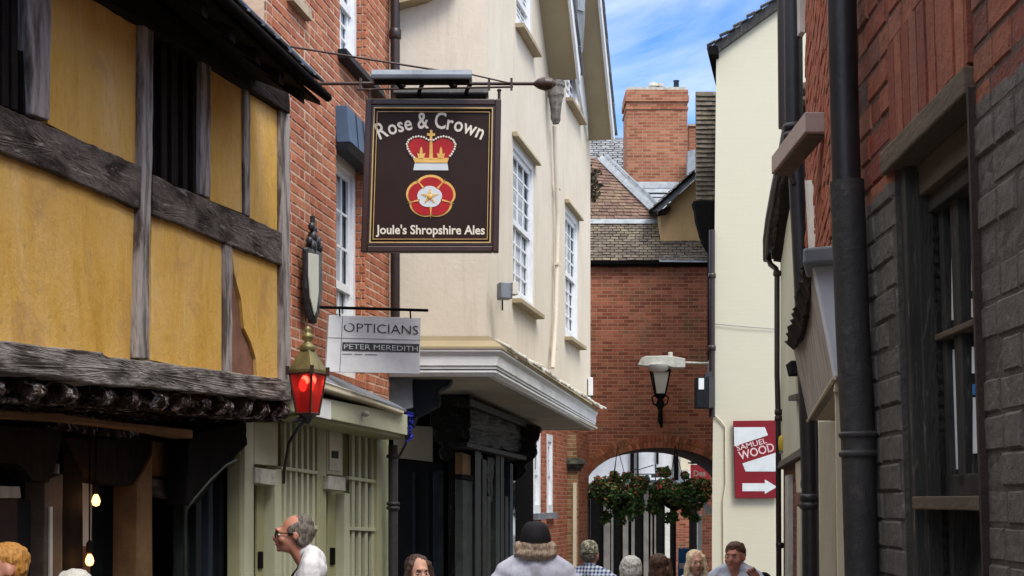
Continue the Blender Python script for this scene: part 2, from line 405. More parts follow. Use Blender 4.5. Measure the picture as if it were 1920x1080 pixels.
# ================================================================== LEFT 1 : timber-framed pub with yellow panels
YP = Pl(540, 10.4, 0, 6.38)
pub = thing('timber_framed_pub', 'old timber framed pub with yellow plaster panels and grey oak beams overhanging the street', 'building', (-3.2, 8, 0))
n = YP.n
m = MB()
def world_quad_on(pl, px, py, off, far, pyb):  # helper for backing
    pass
tL, zL = YP.tz(0, 940); tR, _ = YP.tz(540, 940)   # t measured from px540 (0) towards camera
t_end = YP.tz(541, 940)[0]; t_near = tL+ (tL-tR)/abs(tL-tR)*9.5
sgn = 1 if tL > tR else -1
def yw(t, z, off=0): return YP.w(t, z, off)
# solid body behind the panels
m.prism([yw(t_end, 2.6, -.09), yw(t_near, 2.45, -.09), yw(t_near, 5.6, -.09), yw(t_end, 4.75, -.09)], -n*4.0)
m.obj('wall_core', M['wooddark'], pub)
def panel(pts, mat='yellow', off=0.0, name='plaster_panel', lab=None):
    mm = MB(); pris(mm, YP, pts, off, .08); o = mm.obj(name, M[mat], pub)
    if lab: o['label'] = lab
    return o
panel([(93, -60), (272, -60), (268, 322), (90, 232)])
panel([(395, 100), (460, 140), (460, 402), (394, 376)])
panel([(468, 150), (530, 190), (530, 440), (468, 408)])
panel([(-30, 270), (268, 390), (260, 680), (-30, 640)])
panel([(284, 405), (424, 450), (424, 702), (282, 675)])
panel([(434, 465), (440, 515), (452, 560), (458, 615), (470, 640), (480, 672), (482, 712), (532, 716), (532, 490)])
panel([(434, 465), (532, 490), (532, 714), (434, 700)], 'barebrown', -.022, 'bare_infill')
# small broken corner
def beam(pts, off, th, mat, name, disp=.012):
    mm = MB(); pris(mm, YP, pts, off, th)
    return mm.obj(name, M[mat], pub, bevel=.008, sub=4, disp=disp, dscale=.12)
beam([(50, -60), (99, -60), (94, 226), (60, 214)], .03, .12, 'woodv', 'post')
beam([(271, -60), (290, -60), (286, 330), (280, 500), (281, 674), (258, 672), (263, 500), (268, 330)], .045, .12, 'woodv', 'post')
beam([(378, 100), (397, 108), (395, 372), (376, 364)], .03, .12, 'woodv', 'post')
beam([(458, 130), (470, 138), (470, 408), (459, 402)], .02, .1, 'woodv', 'stud')
beam([(421, 450), (436, 455), (436, 702), (421, 700)], .02, .1, 'woodv', 'stud')
beam([(528, 170), (544, 176), (545, 716), (529, 714)], .035, .14, 'woodv', 'corner_post')
beam([(-60, 168), (0, 197), (95, 236), (200, 283), (267, 312), (266, 394), (190, 360), (90, 318), (0, 283), (-60, 262)], .035, .13, 'woodh', 'rail', .018)
beam([(288, 326), (330, 348), (400, 378), (470, 408), (529, 436), (529, 497), (430, 458), (350, 425), (288, 402)], .035, .13, 'woodh', 'rail', .018)
beam([(-60, 632), (0, 638), (95, 650), (195, 660), (196, 668), (285, 678), (400, 693), (545, 713), (547, 752), (440, 742), (300, 728), (190, 722), (110, 706), (-60, 696)], .05, .2, 'woodb', 'bressummer_beam', .02)

# the same front carried on towards the viewer, outside the frame
panel([(-700, 2), (-31, 269.6), (-31, 639.8), (-700, 547)]); panel([(-700, -900), (-62, -500), (-62, 165), (-700, -95)])
beam([(-700, -92), (-61, 167.6), (-61, 261.6), (-700, -2)], .034, .13, 'woodh', 'rail', .018)
beam([(-700, 543), (-61, 631.8), (-61, 695.8), (-700, 597)], .049, .2, 'woodb', 'bressummer_beam', .02)
# dark slatted windows
def slatwin(pts, xs, lab=None):
    a = MB(); pris(a, YP, pts, -.03, .06); f = a.obj('window', M['black'], pub)
    for (x0, x1, yt, yb) in xs:
        b = MB(); pris(b, YP, [(x0, yt), (x1, yt+3), (x1, yb+3), (x0, yb)], .0, .05); b.obj('slat', M['wooddark'], f, bevel=.004)
slatwin([(-60, -60), (52, -60), (60, 222), (-60, 190)], [(4, 17, -60, 198), (22, 34, -60, 204), (44, 52, -60, 212), (-20, -8, -60, 190)])
slatwin([(289, -60), (377, 60), (377, 372), (287, 332)], [(303, 314, 0, 340), (322, 334, 20, 346), (343, 352, 40, 354), (362, 372, 60, 362)])
# wall plate and eaves
beam([(150, -90), (260, -22), (400, 78), (540, 160), (545, 214), (400, 122), (265, 42), (150, -28)], .06, .16, 'wooddark', 'wall_plate', .02)
m = MB()
OE = .52
e_in = [YP.p(535, 196, -.02), YP.p(200, -60, -.02)]
# roof slab : eaves edge line defined by world heights
zE1 = YP.p(606, 186, OE); zE0 = YP.p(300, -100, OE)
def roofpt(base, back, up): return base - n*back + Vector((0, 0, up))
top1 = roofpt(zE1, 3.6, 2.6); top0 = roofpt(zE0, 3.6, 2.6)
dirv = (zE0-zE1).normalized(); zE0 = zE1+dirv*14; top0 = top1+dirv*14
m.prism([zE1, zE0, top0, top1], Vector((0, 0, .07)))
rf = m.obj('roof', M['wooddark'], pub)
m = MB(); tiles(m, zE0+Vector((0, 0, .075)), zE1+Vector((0, 0, .075)), top1+Vector((0, 0, .075)), top0+Vector((0, 0, .075)), 26, .25, .03)
m.obj('slate_covering', M['slate'], rf)
m = MB(); g0 = zE1+dirv*.15+n*.035+Vector((0, 0, .005)); m.tube([g0-dirv*.14, g0+dirv*14], .028, 10); m.obj('gutter', M['black'], rf)
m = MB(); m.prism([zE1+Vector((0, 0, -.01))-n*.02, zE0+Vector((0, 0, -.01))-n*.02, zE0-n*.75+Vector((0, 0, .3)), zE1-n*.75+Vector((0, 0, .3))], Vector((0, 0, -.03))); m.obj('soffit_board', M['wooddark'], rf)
m = MB()   # lead flashing strip along verge top
m.prism([zE1+dirv*.05+Vector((0, 0, .11)), zE1+dirv*1.6+Vector((0, 0, .11)), zE1+dirv*1.6-n*.12+Vector((0, 0, .2)), zE1+dirv*.05-n*.12+Vector((0, 0, .2))], Vector((0, 0, .02))); m.obj('flashing', M['bluelead'], rf)
for i in range(14):     # rafter feet under the eaves
    b = MB(); c = zE1+dirv*(.25+.42*i)
    b.prism([c-n*.05+Vector((0, 0, -.005)), c-n*.6+Vector((0, 0, .42)), c-n*.6+Vector((0, 0, .3)), c-n*.05+Vector((0, 0, -.1))], dirv*.09); b.obj('rafter', M['wooddark'], rf)
# joist ends
js = [(-430, 752), (-330, 757), (-240, 761), (-165, 765), (-98, 768), (-42, 772), (8, 768), (78, 768), (141, 770), (212, 773), (266, 776), (312, 779), (353, 782), (396, 785), (434, 788), (470, 791), (505, 794), (537, 797)]
for i, (x, yb) in enumerate(js):
    t, Y = YP.tY(x, .03); sc = F/Y; w = .058+.014*((i*53) % 7)/7
    zb = ZC+(HY-yb)/F*Y+.03; zt = ZC+(HY-(706+ (x/545)*44))/F*Y
    h = zt-zb; prof = []
    for k in range(9):
        a = math.pi*k/8-math.pi/2
        rj = .8+.4*((i*37) % 10)/10; prof.append((.075*rj*math.cos(a)**1.3-.05, zb+h/2+h/2*math.sin(a)))
    prof += [(-1.2, zt), (-1.2, zb)]
    mm = MB(); mm.prism([yw(t-w, z, o) for o, z in prof], YP.d3*2*w)
    mm.obj('joist', M['joist'], pub, bevel=.012, sub=4, disp=.032, dscale=.05)
m = MB()   # floor underside
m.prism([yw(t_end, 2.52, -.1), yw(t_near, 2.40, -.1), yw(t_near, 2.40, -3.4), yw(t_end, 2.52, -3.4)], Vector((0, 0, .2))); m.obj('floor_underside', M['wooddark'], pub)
# ground floor : recessed wall
GP = Pl(545, 10.4, 0, 6.38); GO = -.5
def gbeam(pts, off, th, mat, name, lab=None):
    mm = MB(); pris(mm, YP, pts, GO+off, th); o = mm.obj(name, M[mat], pub, bevel=.006, sub=3, disp=.01, dscale=.1)
    if lab: o['label'] = lab
    return o
gbeam([(-90, 765), (112, 775), (200, 788), (362, 806), (362, 822), (260, 803), (120, 787), (-90, 783)], .3, .15, 'tan', 'top_plate')
gbeam([(115, 786), (260, 806), (262, 824), (190, 818), (115, 806)], .02, .12, 'joist', 'beam')
gbeam([(-90, 910), (38, 912), (40, 934), (-90, 934)], .02, .1, 'greyboard', 'rail')
gbeam([(286, 826), (345, 838), (343, 897), (287, 893)], .0, .08, 'tan', 'infill_panel')
gbeam([(287, 897), (345, 905), (343, 937), (287, 927)], .03, .1, 'woodh', 'rail')
gbeam([(257, 905), (272, 880), (286, 850), (286, 1500), (254, 1500)], .05, .16, 'tan', 'post', 'light tan worn post')
gbeam([(84, 900), (118, 888), (116, 1500), (80, 1500)], .02, .12, 'lintel', 'post')
gbeam([(-90, 790), (118, 806), (110, 860), (92, 905), (60, 900), (40, 870), (-90, 860)], .03, .12, 'wooddark', 'curved_bracket')
gbeam([(130, 820), (285, 822), (284, 868), (262, 905), (240, 912), (190, 906), (160, 880)], .03, .12, 'wooddark', 'curved_bracket')
gbeam([(355, 815), (470, 790), (468, 830), (440, 858), (400, 905), (370, 945), (350, 948)], .2, .14, 'black', 'curved_bracket')
for (x0, x1, mat_) in [(345, 352, 'tealgrey'), (368, 378, 'tealdk'), (392, 399, 'teal'), (414, 420, 'tealdk'), (430, 437, 'teal'), (438, 446, 'tealgrey')]:
    gbeam([(x0, 905 if x0 < 400 else 870), (x1, 905 if x0 < 400 else 870), (x1, 1500), (x0, 1500)], .03, .08, mat_, 'mullion')
gbeam([(118, 800), (155, 800), (157, 1500), (118, 1500)], .0, .1, 'black', 'post')
# inner dark room wall so the interior is closed but for a few lit slivers
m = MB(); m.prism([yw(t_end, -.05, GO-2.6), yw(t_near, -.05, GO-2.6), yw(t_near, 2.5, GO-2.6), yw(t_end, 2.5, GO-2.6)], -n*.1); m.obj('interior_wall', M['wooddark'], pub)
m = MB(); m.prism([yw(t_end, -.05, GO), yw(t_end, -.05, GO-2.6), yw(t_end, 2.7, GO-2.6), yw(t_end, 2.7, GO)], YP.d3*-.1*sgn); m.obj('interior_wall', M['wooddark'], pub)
m = MB(); pris(m, YP, [(155, 872), (158, 872), (163, 905), (173, 908), (171, 1024), (154, 1024)], GO-.12, .03); m.obj('inner_door_edge', M['whiteold'], pub)
m = MB(); pris(m, YP, [(153, 1024), (171, 1024), (169, 1075), (152, 1075)], GO-.12, .03); m.obj('inner_door_panel', M['barebrown'], pub)
m = MB(); pris(m, YP, [(118, 842), (120, 842), (120, 888), (107, 888)], GO-.02, .03); m.obj('window_sliver', M['whiteold'], pub)
m = MB(); pris(m, YP, [(94, 950), (99, 950), (97, 1500), (92, 1500)], GO+.03, .02); m.obj('glazing_bead', M['whiteold'], pub)
m = MB(); pris(m, YP, [(172, 905), (257, 905), (257, 1500), (172, 1500)], GO-.3, .012); m.obj('window', M['glass'], pub)
m = MB(); pris(m, YP, [(345, 905), (446, 860), (446, 1500), (345, 1500)], GO-.02, .012); m.obj('window', M['glass'], pub)
m = MB(); pris(m, YP, [(-90, 936), (82, 936), (82, 1500), (-90, 1500)], GO-.06, .012); m.obj('window', M['glass'], pub)
# pendant bulbs
for i, (x, y, Y, lb) in enumerate([(180, 940, 9.4, 'upper of the two warm glowing bulbs seen through the dark pub window'), (168, 1052, 8.6, 'lower warm glowing bulb seen through the dark pub window')]):
    c = YP.p(x, y, GO+.06); b = thing('pendant_light', lb, 'light', c, 'glowing bulbs inside the pub')
    mm = MB(); mm.lathe(c, [(.004, -.028), (.018, -.022), (.025, 0), (.02, .02), (.01, .04)], 14); mm.obj('bulb', M['warmbulb'], b)
    mm = MB(); mm.tube([c+Vector((0, 0, .05)), Vector((c.x, c.y, 2.45))], .005, 6); mm.lathe(c, [(.02, .05), (.02, .1), (.006, .12)], 10); mm.obj('flex', M['black'], b)
    li = bpy.data.lights.new('bulb_glow', 'POINT'); li.energy = .3; li.color = (1, .45, .15); li.shadow_soft_size = .04
    lo = bpy.data.objects.new('bulb_glow', li); COL.objects.link(lo); lo.location = c+Vector((.0, -.08, 0)); lo.parent = b; lo.matrix_parent_inverse = Matrix.Translation(-b.location)
# thin curved cable pipe
cb = MB(); cb.tube([YP.p(444, 862, -.1), YP.p(425, 872, -.12), YP.p(395, 900, -.15), YP.p(365, 935, -.2), YP.p(350, 955, -.25), YP.p(346, 985, -.3), YP.p(345, 1300, -.3)], .008, 8)
tag(cb.obj('cable', M['tealgrey'], None), 'thin grey cable sweeping from the pub jetty down to the window frame', 'cable')

# ================================================================== LEFT 2 : red brick townhouse
BP = Pl(536, 10.7, 729, 13.8)
bt = thing('brick_townhouse', 'tall red brick townhouse with white sash windows between the yellow pub and cream house', 'building', (-2.5, 12.3, 0))
M['brickL'] = geobrick('orange_red_brick', [(0, (.34, .1, .05)), (.35, (.46, .15, .075)), (.7, (.55, .22, .115)), (1, (.38, .14, .08))], grime=(.26, .1, .06))
M['mortarL'] = mk('pale_mortar', (.62, .45, .33), (.5, .36, .26), .95, nscale=8, bump=.5)
tb0 = BP.tz(500, 940)[0]; tb1 = BP.tz(729, 940)[0]
z0b, z1b = 2.75, 7.4
W1 = [BP.tz(638, 85), BP.tz(688, 85)]      # upper window opening (t, z)
W2 = [BP.tz(628, 580), BP.tz(681, 560)]
def wrect(xa, xb, zt, zb): return (BP.tz(xa, 940)[0], BP.tz(xb, 940)[0], zb, zt)
wins = [wrect(637, 686, 7.6, BP.tz(640, 95)[1]-.02), wrect(630, 684, BP.tz(634, 272)[1], BP.tz(634, 700)[1]), wrect(536, 572, 7.6, BP.tz(550, -6)[1])]
def inw(t, z, a, b):
    for (ta, tb, zb, zt) in wins:
        if ta-.0 < t < tb+.0 and zb-.03 < z < zt+.03: return True
    return False
# brick facing: split at window edges
m = MB()
edges = sorted({tb0, tb1}|{w[0] for w in wins}|{w[1] for w in wins})
for i in range(len(edges)-1):
    bricks(m, BP, edges[i], edges[i+1]-.0, z0b, z1b, 0, skip=inw, seed=20+i, proud=.004, jit=.002, jt=.013)
wall = m.obj('brick_facing', M['brickL'], bt)
m = MB()   # mortar backing with openings: vertical strips
for i in range(len(edges)-1):
    a, b = edges[i], edges[i+1]; mid = (a+b)/2
    spans = [(z0b, z1b)]
    for (ta, tb, zb, zt) in wins:
        if ta < mid < tb:
            ns = []
            for (p, q) in spans:
                if zb > p: ns.append((p, min(zb, q)))
                if zt < q: ns.append((max(zt, p), q))
            spans = ns
    for (p, q) in spans: m.prism([BP.w(a, p, 0), BP.w(b, p, 0), BP.w(b, q, 0), BP.w(a, q, 0)], -BP.n*.22)
m.obj('wall', M['mortarL'], bt)
m = MB(); m.prism([BP.w(tb0, z0b, -.3), BP.w(tb1, z0b, -.3), BP.w(tb1, z1b, -.3), BP.w(tb0, z1b, -.3)], -BP.n*3.5); m.obj('inner_mass', M['black'], bt)
# window reveals: brick return on the far jamb
RB = {}
for (ta, tb, zb, zt) in wins[:2]:
    class Q: pass
    q = Pl(0, 1, 1, 1); q.A = Vector(BP.w(tb-.004, 0, -.16)[:2]); q.d = BP.n2.copy(); q.n2 = -BP.d.copy(); q.k = 0; q.n = Vector((q.n2.x, q.n2.y, 0)); q.d3 = Vector((q.d.x, q.d.y, 0))
    if q.n2.dot(Vector(BP.w(ta, 0)[:2])-q.A) < 0: q.n2 = -q.n2; q.n = -q.n
    mm = MB(); bricks(mm, q, 0, .162, max(zb, z0b), min(zt, z1b), 0, seed=5, proud=.006)
    mm.obj('reveal_bricks', M['brickL'], bt)
def sash(pl, Q, root, name='sash_window', depth=0, bars=(2, 4), mat='white', label=None, fw=.05, glass='glass', meet=.5, sub=True):
    """sash window filling quad Q; frame > panes, bars"""
    nn = (Q[1]-Q[0]).cross(Q[3]-Q[0]).normalized()
    if nn.dot(pl.n) < 0: nn = -nn
    W = (Q[1]-Q[0]).length; H = (Q[3]-Q[0]).length; u = fw/W; v = fw/H
    a = MB(); d = depth
    for args in [(0, u, 0, 1), (1-u, 1, 0, 1), (u, 1-u, 0, v*1.2), (u, 1-u, 1-v, 1)]: qbox(a, Q, nn, *args, d-.06, d+.015)
    fr = a.obj(name, M[mat], root, bevel=.003)
    if label: fr['label'] = label
    g = MB(); qbox(g, Q, nn, u, 1-u, v, 1-v, d-.075, d-.065); g.obj('pane', M[glass], fr)
    b = MB(); s = u*.75; e = v*.75
    for (lo, hi, dd) in ((v*1.2, meet+e/2, -.035), (meet-e/2, 1-v, -.01)):
        for args in [(u, u+s, lo, hi), (1-u-s, 1-u, lo, hi), (u+s, 1-u-s, lo, lo+e), (u+s, 1-u-s, hi-e, hi)]: qbox(b, Q, nn, *args, d+dd-.02, d+dd)
        nb, nr = bars; iw = 1-2*u-2*s; ih = hi-lo-2*e; bw = .02/W; bh = .02/H
        for i in range(1, nb): c = u+s+iw*i/nb; qbox(b, Q, nn, c-bw/2, c+bw/2, lo+e, hi-e, d+dd-.015, d+dd-.003)
        for i in range(1, nr): c = lo+e+ih*i/nr; qbox(b, Q, nn, u+s, 1-u-s, c-bh/2, c+bh/2, d+dd-.017, d+dd-.005)
    b.obj('sash_bars', M[mat], fr)
    return fr
for (ta, tb, zb, zt), lb in zip(wins[:2], ('upper white sash window cut by the frame', 'lower tall white sash window')):
    Q = [BP.w(ta, max(zb, z0b), -.1), BP.w(tb, max(zb, z0b), -.1), BP.w(tb, zt, -.1), BP.w(ta, zt, -.1)]
    sash(BP, Q, bt, label=lb, bars=(3, 3), fw=.09, glass='glass_painted_bright', meet=.42 if zt < 7 else .3)
# sills, ledge, blue boarded lintel
m = MB(); ta, tb, zb, zt = wins[0]
m.prism([BP.w(ta-.08, zb-.09, .11), BP.w(tb+.35, zb-.09, .11), BP.w(tb+.35, zb+.0, .08), BP.w(ta-.08, zb+.0, .08)], -BP.n*.2)
m.obj('window_sill', M['tealdk'], bt, bevel=.01)
ta, tb, zb, zt = wins[1]
m = MB(); Qb = quad(BP, 636, 682, 188, 226, 238, 292, .13); zl = zt
m.prism([BP.w(ta-.02, zl+.0, .13), BP.w(tb+.05, zl+.0, .13), BP.w(tb+.05, zl+.31, .1), BP.w(ta-.02, zl+.31, .1)], -BP.n*.12)
bl = m.obj('blind_box', M['bluelead'], bt, bevel=.008); bl['label'] = 'blue-grey boarded box over the lower sash window'
m = MB()
for i in range(1, 4):
    c = ta+(tb-ta)*i/4; m.prism([BP.w(c-.006, zl+.01, .136), BP.w(c+.006, zl+.01, .136), BP.w(c+.006, zl+.3, .11), BP.w(c-.006, zl+.3, .11)], -BP.n*.004)
m.obj('groove', M['teal'], bl)
m = MB(); m.prism([BP.w(ta-.02, zl-.06, .1), BP.w(tb+.08, zl-.06, .1), BP.w(tb+.08, zl-.003, .14), BP.w(ta-.02, zl-.003, .14)], -BP.n*.12); m.obj('blind_roller', M['tealdk'], bl)
m = MB(); ta, tb, zb, zt = wins[2]; m.prism([BP.w(ta, zb-.09, .06), BP.w(tb, zb-.09, .06), BP.w(tb, zb, .05), BP.w(ta, zb, .05)], -BP.n*.15); m.obj('window_sill', M['sill'], bt)
# drainpipe in the corner with the cream house
dp = thing('drainpipe', 'black downpipe in the corner between red brick and cream front', 'drainpipe', P(741, 940, 13.7))
m = MB(); x = P(741, 940, 13.72); m.tube([Vector((x.x, x.y, 3.2)), Vector((x.x, x.y, 7.6))], .045, 14); m.obj('pipe', M['pipebrown'], dp)
for z in (6.3, 4.6):
    m = MB(); m.lathe((x.x, x.y, z), [(.05, 0), (.058, .01), (.058, .09), (.05, .1)], 14); m.obj('collar', M['pipebrown'], dp)
dp2 = thing('drainpipe', 'dark grey downpipe with banded joints at the right end of the green shopfront', 'drainpipe', P(737, 940, 13.3))
x = P(737, 940, 13.35); m = MB(); m.tube([Vector((x.x, x.y, 0)), Vector((x.x, x.y, 2.42))], .045, 14); m.obj('pipe', M['pipe'], dp2)
for z in (1.82, 1.86, 2.3):
    m = MB(); m.lathe((x.x, x.y, z), [(.05, 0), (.062, .008), (.062, .028), (.05, .036)], 14); m.obj('collar', M['pipe'], dp2)

# ---- green shopfront under the brick house
GS = Pl(450, 10.3, 728, 13.6)
gs = thing('green_shopfront', 'sage green panelled shopfront with barred windows under a pale fascia', 'shopfront', P(600, 940, 12))
def g(pts, off, th, mat, name, lab=None, bev=.004, par=None):
    mm = MB(); pris(mm, GS, pts, off, th); o = mm.obj(name, M[mat], par or gs, bevel=bev)
    if lab: o['label'] = lab
    return o
g([(448, 780), (729, 800), (729, 1420), (448, 1420)], -.13, .1, 'green', 'wall')
g([(450, 790), (458, 790), (458, 1500), (450, 1500)], -.03, .1, 'green', 'pilaster')
g([(459, 790), (476, 790), (476, 1500), (459, 1500)], 0, .13, 'greenpale', 'pilaster')
g([(477, 792), (521, 792), (521, 874), (477, 870)], -.04, .08, 'greenpale', 'panel')
g([(479, 876), (518, 882), (518, 911), (479, 905)], .02, .14, 'conc', 'letter_hood', 'pale grey box over the left door')
def gdoor(x0, x1, yt, slot):
    dr = g([(x0, yt), (x1, yt+3), (x1, 1420), (x0, 1420)], -.1, .02, 'green', 'door')
    g([(slot-4, slot2-18), (slot+4, slot2-18), (slot+4, slot2+14), (slot-4, slot2+14)], -.085, .012, 'black', 'letter_plate', par=dr)
slot2 = 1052; gdoor(482, 514, 908, 490)
g([(516, 880), (528, 880), (528, 1500), (516, 1500)], -.01, .12, 'greenpale', 'pilaster')
def barred(x0, x1, ytop, rails, nb):
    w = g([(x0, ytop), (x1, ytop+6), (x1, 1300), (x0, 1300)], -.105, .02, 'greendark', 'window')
    for i in range(nb):
        c = x0+(x1-x0)*(i+.5)/nb; h = (x1-x0)/nb*.2
        g([(c-h, ytop), (c+h, ytop), (c+h, 1300), (c-h, 1300)], -.03, .035, 'greenpale', 'bar', par=w)
    for (ya, yb) in rails:
        g([(x0-2, ya), (x1+2, yb), (x1+2, yb+7), (x0-2, ya+6)], -.015, .06, 'greenpale', 'rail', par=w)
barred(530, 594, 792, [(874, 883), (982, 986)], 6)
g([(595, 795), (612, 797), (612, 1500), (595, 1500)], -.02, .11, 'green', 'pilaster')
nt = g([(613, 800), (643, 803), (643, 892), (613, 889)], -.06, .05, 'greenpale', 'notice_board')
g([(618, 806), (640, 808), (640, 884), (618, 882)], -.05, .012, 'whiteold', 'paper_notice', par=nt)
g([(622, 845), (635, 846), (635, 860), (622, 859)], -.0485, .003, 'tealgrey', 'printed_block', par=nt)
g([(616, 892), (648, 896), (648, 921), (616, 917)], .03, .14, 'conc', 'letter_hood', 'pale grey box over the right door')
slot2 = 1045; gdoor(615, 645, 918, 625)
g([(646, 925), (656, 925), (656, 1500), (646, 1500)], -.02, .1, 'greenpale', 'pilaster')
barred(657, 706, 806, [(893, 900), (988, 990)], 4)
g([(707, 800), (729, 806), (729, 1500), (707, 1500)], 0, .13, 'green', 'pilaster')
# fascia, cornice, lamp knob
fa = g([(556, 736), (764, 778), (764, 816), (556, 772)], .3, .34, 'greenpale', 'fascia')
g([(556, 737), (621, 752), (621, 787), (556, 772.5)], .304, .004, 'white', 'fascia_patch', par=fa)
g([(556, 700), (600, 711), (700, 745), (758, 770), (758, 777), (700, 757), (600, 727), (556, 714)], .36, .5, 'creamwood', 'cornice', bev=.01)
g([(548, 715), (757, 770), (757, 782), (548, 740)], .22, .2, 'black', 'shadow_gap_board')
g([(556, 773), (764, 817), (764, 824), (556, 781)], .26, .3, 'green', 'fascia_moulding')
mm = MB(); cc = GS.p(686, 776, .33); mm.ell(cc, (.03, .03, .025)); mm.obj('round_sensor', M['conc'], fa)
# small slate weathering on top of the shop cornice
m = MB(); a = GS.p(556, 698, .36); b = GS.p(762, 768, .36); c = BP.p(728, 715, .012); d = BP.p(560, 660, .012)
m.prism([a, b, Vector((c.x, c.y, b.z+.14)), Vector((d.x, d.y, a.z+.14))], Vector((0, 0, -.02))); m.obj('lead_capping', M['lead'], gs)
bk = MB()  # bracket and blue rope at the fascia end
rp = thing('blue_rope', 'tangled bright blue rope hanging at the end of the green shop fascia', 'rope', GS.p(766, 790, .3))
rr = random.Random(4); q = GS.p(768, 772, .3); pts = []
for i in range(34):
    tt = i/33; pts.append(q+Vector((rr.uniform(-.035, .035), rr.uniform(-.05, .05), -.27*tt*(.9+.2*rr.random()))))
bk.tube(pts, .011, 7); bk.obj('coil', M['rope'], rp)
m = MB(); a = GS.p(764, 800, .3); m.tube([a, a+Vector((-.02, .1, -.15)), a+Vector((-.12, .2, -.32)), GS.p(735, 850, .05)], .012, 8); m.tube([a+Vector((0, 0, -.05)), a+Vector((-.1, .12, -.09)), GS.p(738, 812, .05)], .01, 8)
tag(m.obj('iron_bracket', M['blackiron'], None), 'curled black iron bracket below the blue rope', 'bracket')
# ================================================================== CENTRE : cream jettied house
CF = Pl(729, 13.9, 911, 13.9)
CS = Pl(911, 13.9, 1107, 20.8)
ch = thing('cream_house', 'tall cream rendered corner house jettied out over the dark shopfront', 'building', (.3, 17, 0))
cA = Vector(P(729, 940, 13.9)[:2]); cB = Vector(P(911, 940, 13.9)[:2]); cC = Vector(P(1107, 940, 20.8)[:2])
ZJ = 3.1; ZJ2 = 2.93; ZT = 8.6
def c3(v, z): return Vector((v.x, v.y, z))
m = MB()
back = Vector((-2.2, 21.5))
m.poly([c3(cA, ZJ), c3(cB, ZJ), c3(cB, ZT), c3(cA, ZT)])
wl = [((962, 1003, 262, 306, 560, 583), 'tall white sash window nearest the corner'), ((1060, 1085, 384, 412, 630, 645), 'narrow tall sash window further along the side'),
      ((968, 998, -60, -60, 52, 84), 'top floor window cut by the frame'), ((1062, 1086, -120, -120, 190, 215), 'upper window beside the lead hopper')]
WR = []
for (x0, x1, a, b, c, d), lb in wl:
    t0_, t1_ = CS.tz(x0, 940)[0], CS.tz(x1, 940)[0]
    WR.append((t0_, t1_, (CS.tz(x0, c)[1]+CS.tz(x1, d)[1])/2, min((CS.tz(x0, a)[1]+CS.tz(x1, b)[1])/2, ZT-.2), lb, a, b))
LC = (cC-cB).length
def zj(t): return ZJ+(ZJ2-ZJ)*t/LC
ts = sorted({0.0, LC}|{w[0] for w in WR}|{w[1] for w in WR})
for i in range(len(ts)-1):
    a, b = ts[i], ts[i+1]; mid = (a+b)/2; zs_ = []
    for w in WR:
        if w[0] < mid < w[1]: zs_.append((w[2], w[3]))
    zs_.sort(); cur = None
    lo_ = (zj(a), zj(b))
    for (p, q) in zs_+[(ZT, None)]:
        m.poly([CS.w(a, lo_[0]), CS.w(b, lo_[1]), CS.w(b, p), CS.w(a, p)])
        if q: lo_ = (q, q)
for w in WR:   # plastered reveals
    for (a, b, p, q) in ((w[0], w[0], w[2], w[3]), (w[1], w[1], w[2], w[3])):
        m.poly([CS.w(a, p), CS.w(a, p, -.2), CS.w(a, q, -.2), CS.w(a, q)])
    for z in (w[2], w[3]): m.poly([CS.w(w[0], z), CS.w(w[1], z), CS.w(w[1], z, -.2), CS.w(w[0], z, -.2)])
    m.poly([CS.w(w[0], w[2], -.2), CS.w(w[1], w[2], -.2), CS.w(w[1], w[3], -.2), CS.w(w[0], w[3], -.2)])
m.poly([c3(cC, ZJ2), c3(back, ZJ2), c3(back, ZT), c3(cC, ZT)]); m.poly([c3(back, ZJ2), c3(cA, ZJ), c3(cA, ZT), c3(back, ZT)]); m.poly([c3(cA, ZT), c3(cB, ZT), c3(cC, ZT), c3(back, ZT)])
m.obj('wall', M['cream'], ch)
# soffit of the jetty
m = MB(); o2 = .26
fB = Vector(P(914, 940, 13.8)[:2]); fA = Vector((cA.x-.02, 13.8)); fC = cC+CS.n2*.1
m.prism([c3(fA, ZJ+.012), c3(fB, ZJ+.012), c3(fC, ZJ2+.012), c3(back, ZJ2+.012), c3(Vector((cA.x-.02, 16)), ZJ+.012)], Vector((0, 0, .03))); m.obj('soffit', M['soffit2'], ch)
# cornice swept round the corner: (offset, dz)
prof = [(.02, 0), (.09, 0), (.12, .035), (.12, .09), (.135, .1), (.14, .19), (.18, .23), (.18, .25), (.02, .25)]
prof2 = [(.02, .252), (.19, .252), (.19, .275), (.1, .34), (.05, .345), (.04, .39), (.02, .395)]
def sweep(prof, mat, name, par):
    mm = MB(); k = len(prof); vs = []
    nf = CF.n2; ns = CS.n2; bis = (nf+ns); bis = bis/(bis.dot(nf))
    for (o, z) in prof: q = cA+nf*o; vs.append(Vector((q.x, q.y, ZJ+z)))
    for (o, z) in prof: q = cB+bis*o; vs.append(Vector((q.x, q.y, ZJ+z)))
    for (o, z) in prof: q = cC+ns*o*.6; vs.append(Vector((q.x, q.y, ZJ2+z)))
    fs = []
    for s in (0, 1):
        for i in range(k): fs.append([s*k+i, s*k+(i+1) % k, (s+1)*k+(i+1) % k, (s+1)*k+i])
    fs += [list(range(k)), list(range(3*k-1, 2*k-1, -1))]
    mm.add(vs, fs); return mm.obj(name, M[mat], par)
co = sweep(prof, 'white', 'cornice', ch); sweep([(.122, .06), (.126, .06), (.126, .068), (.122, .068)], 'tealgrey', 'shadow_line', co)
sweep(prof2, 'soffit', 'tile_ledge', ch)
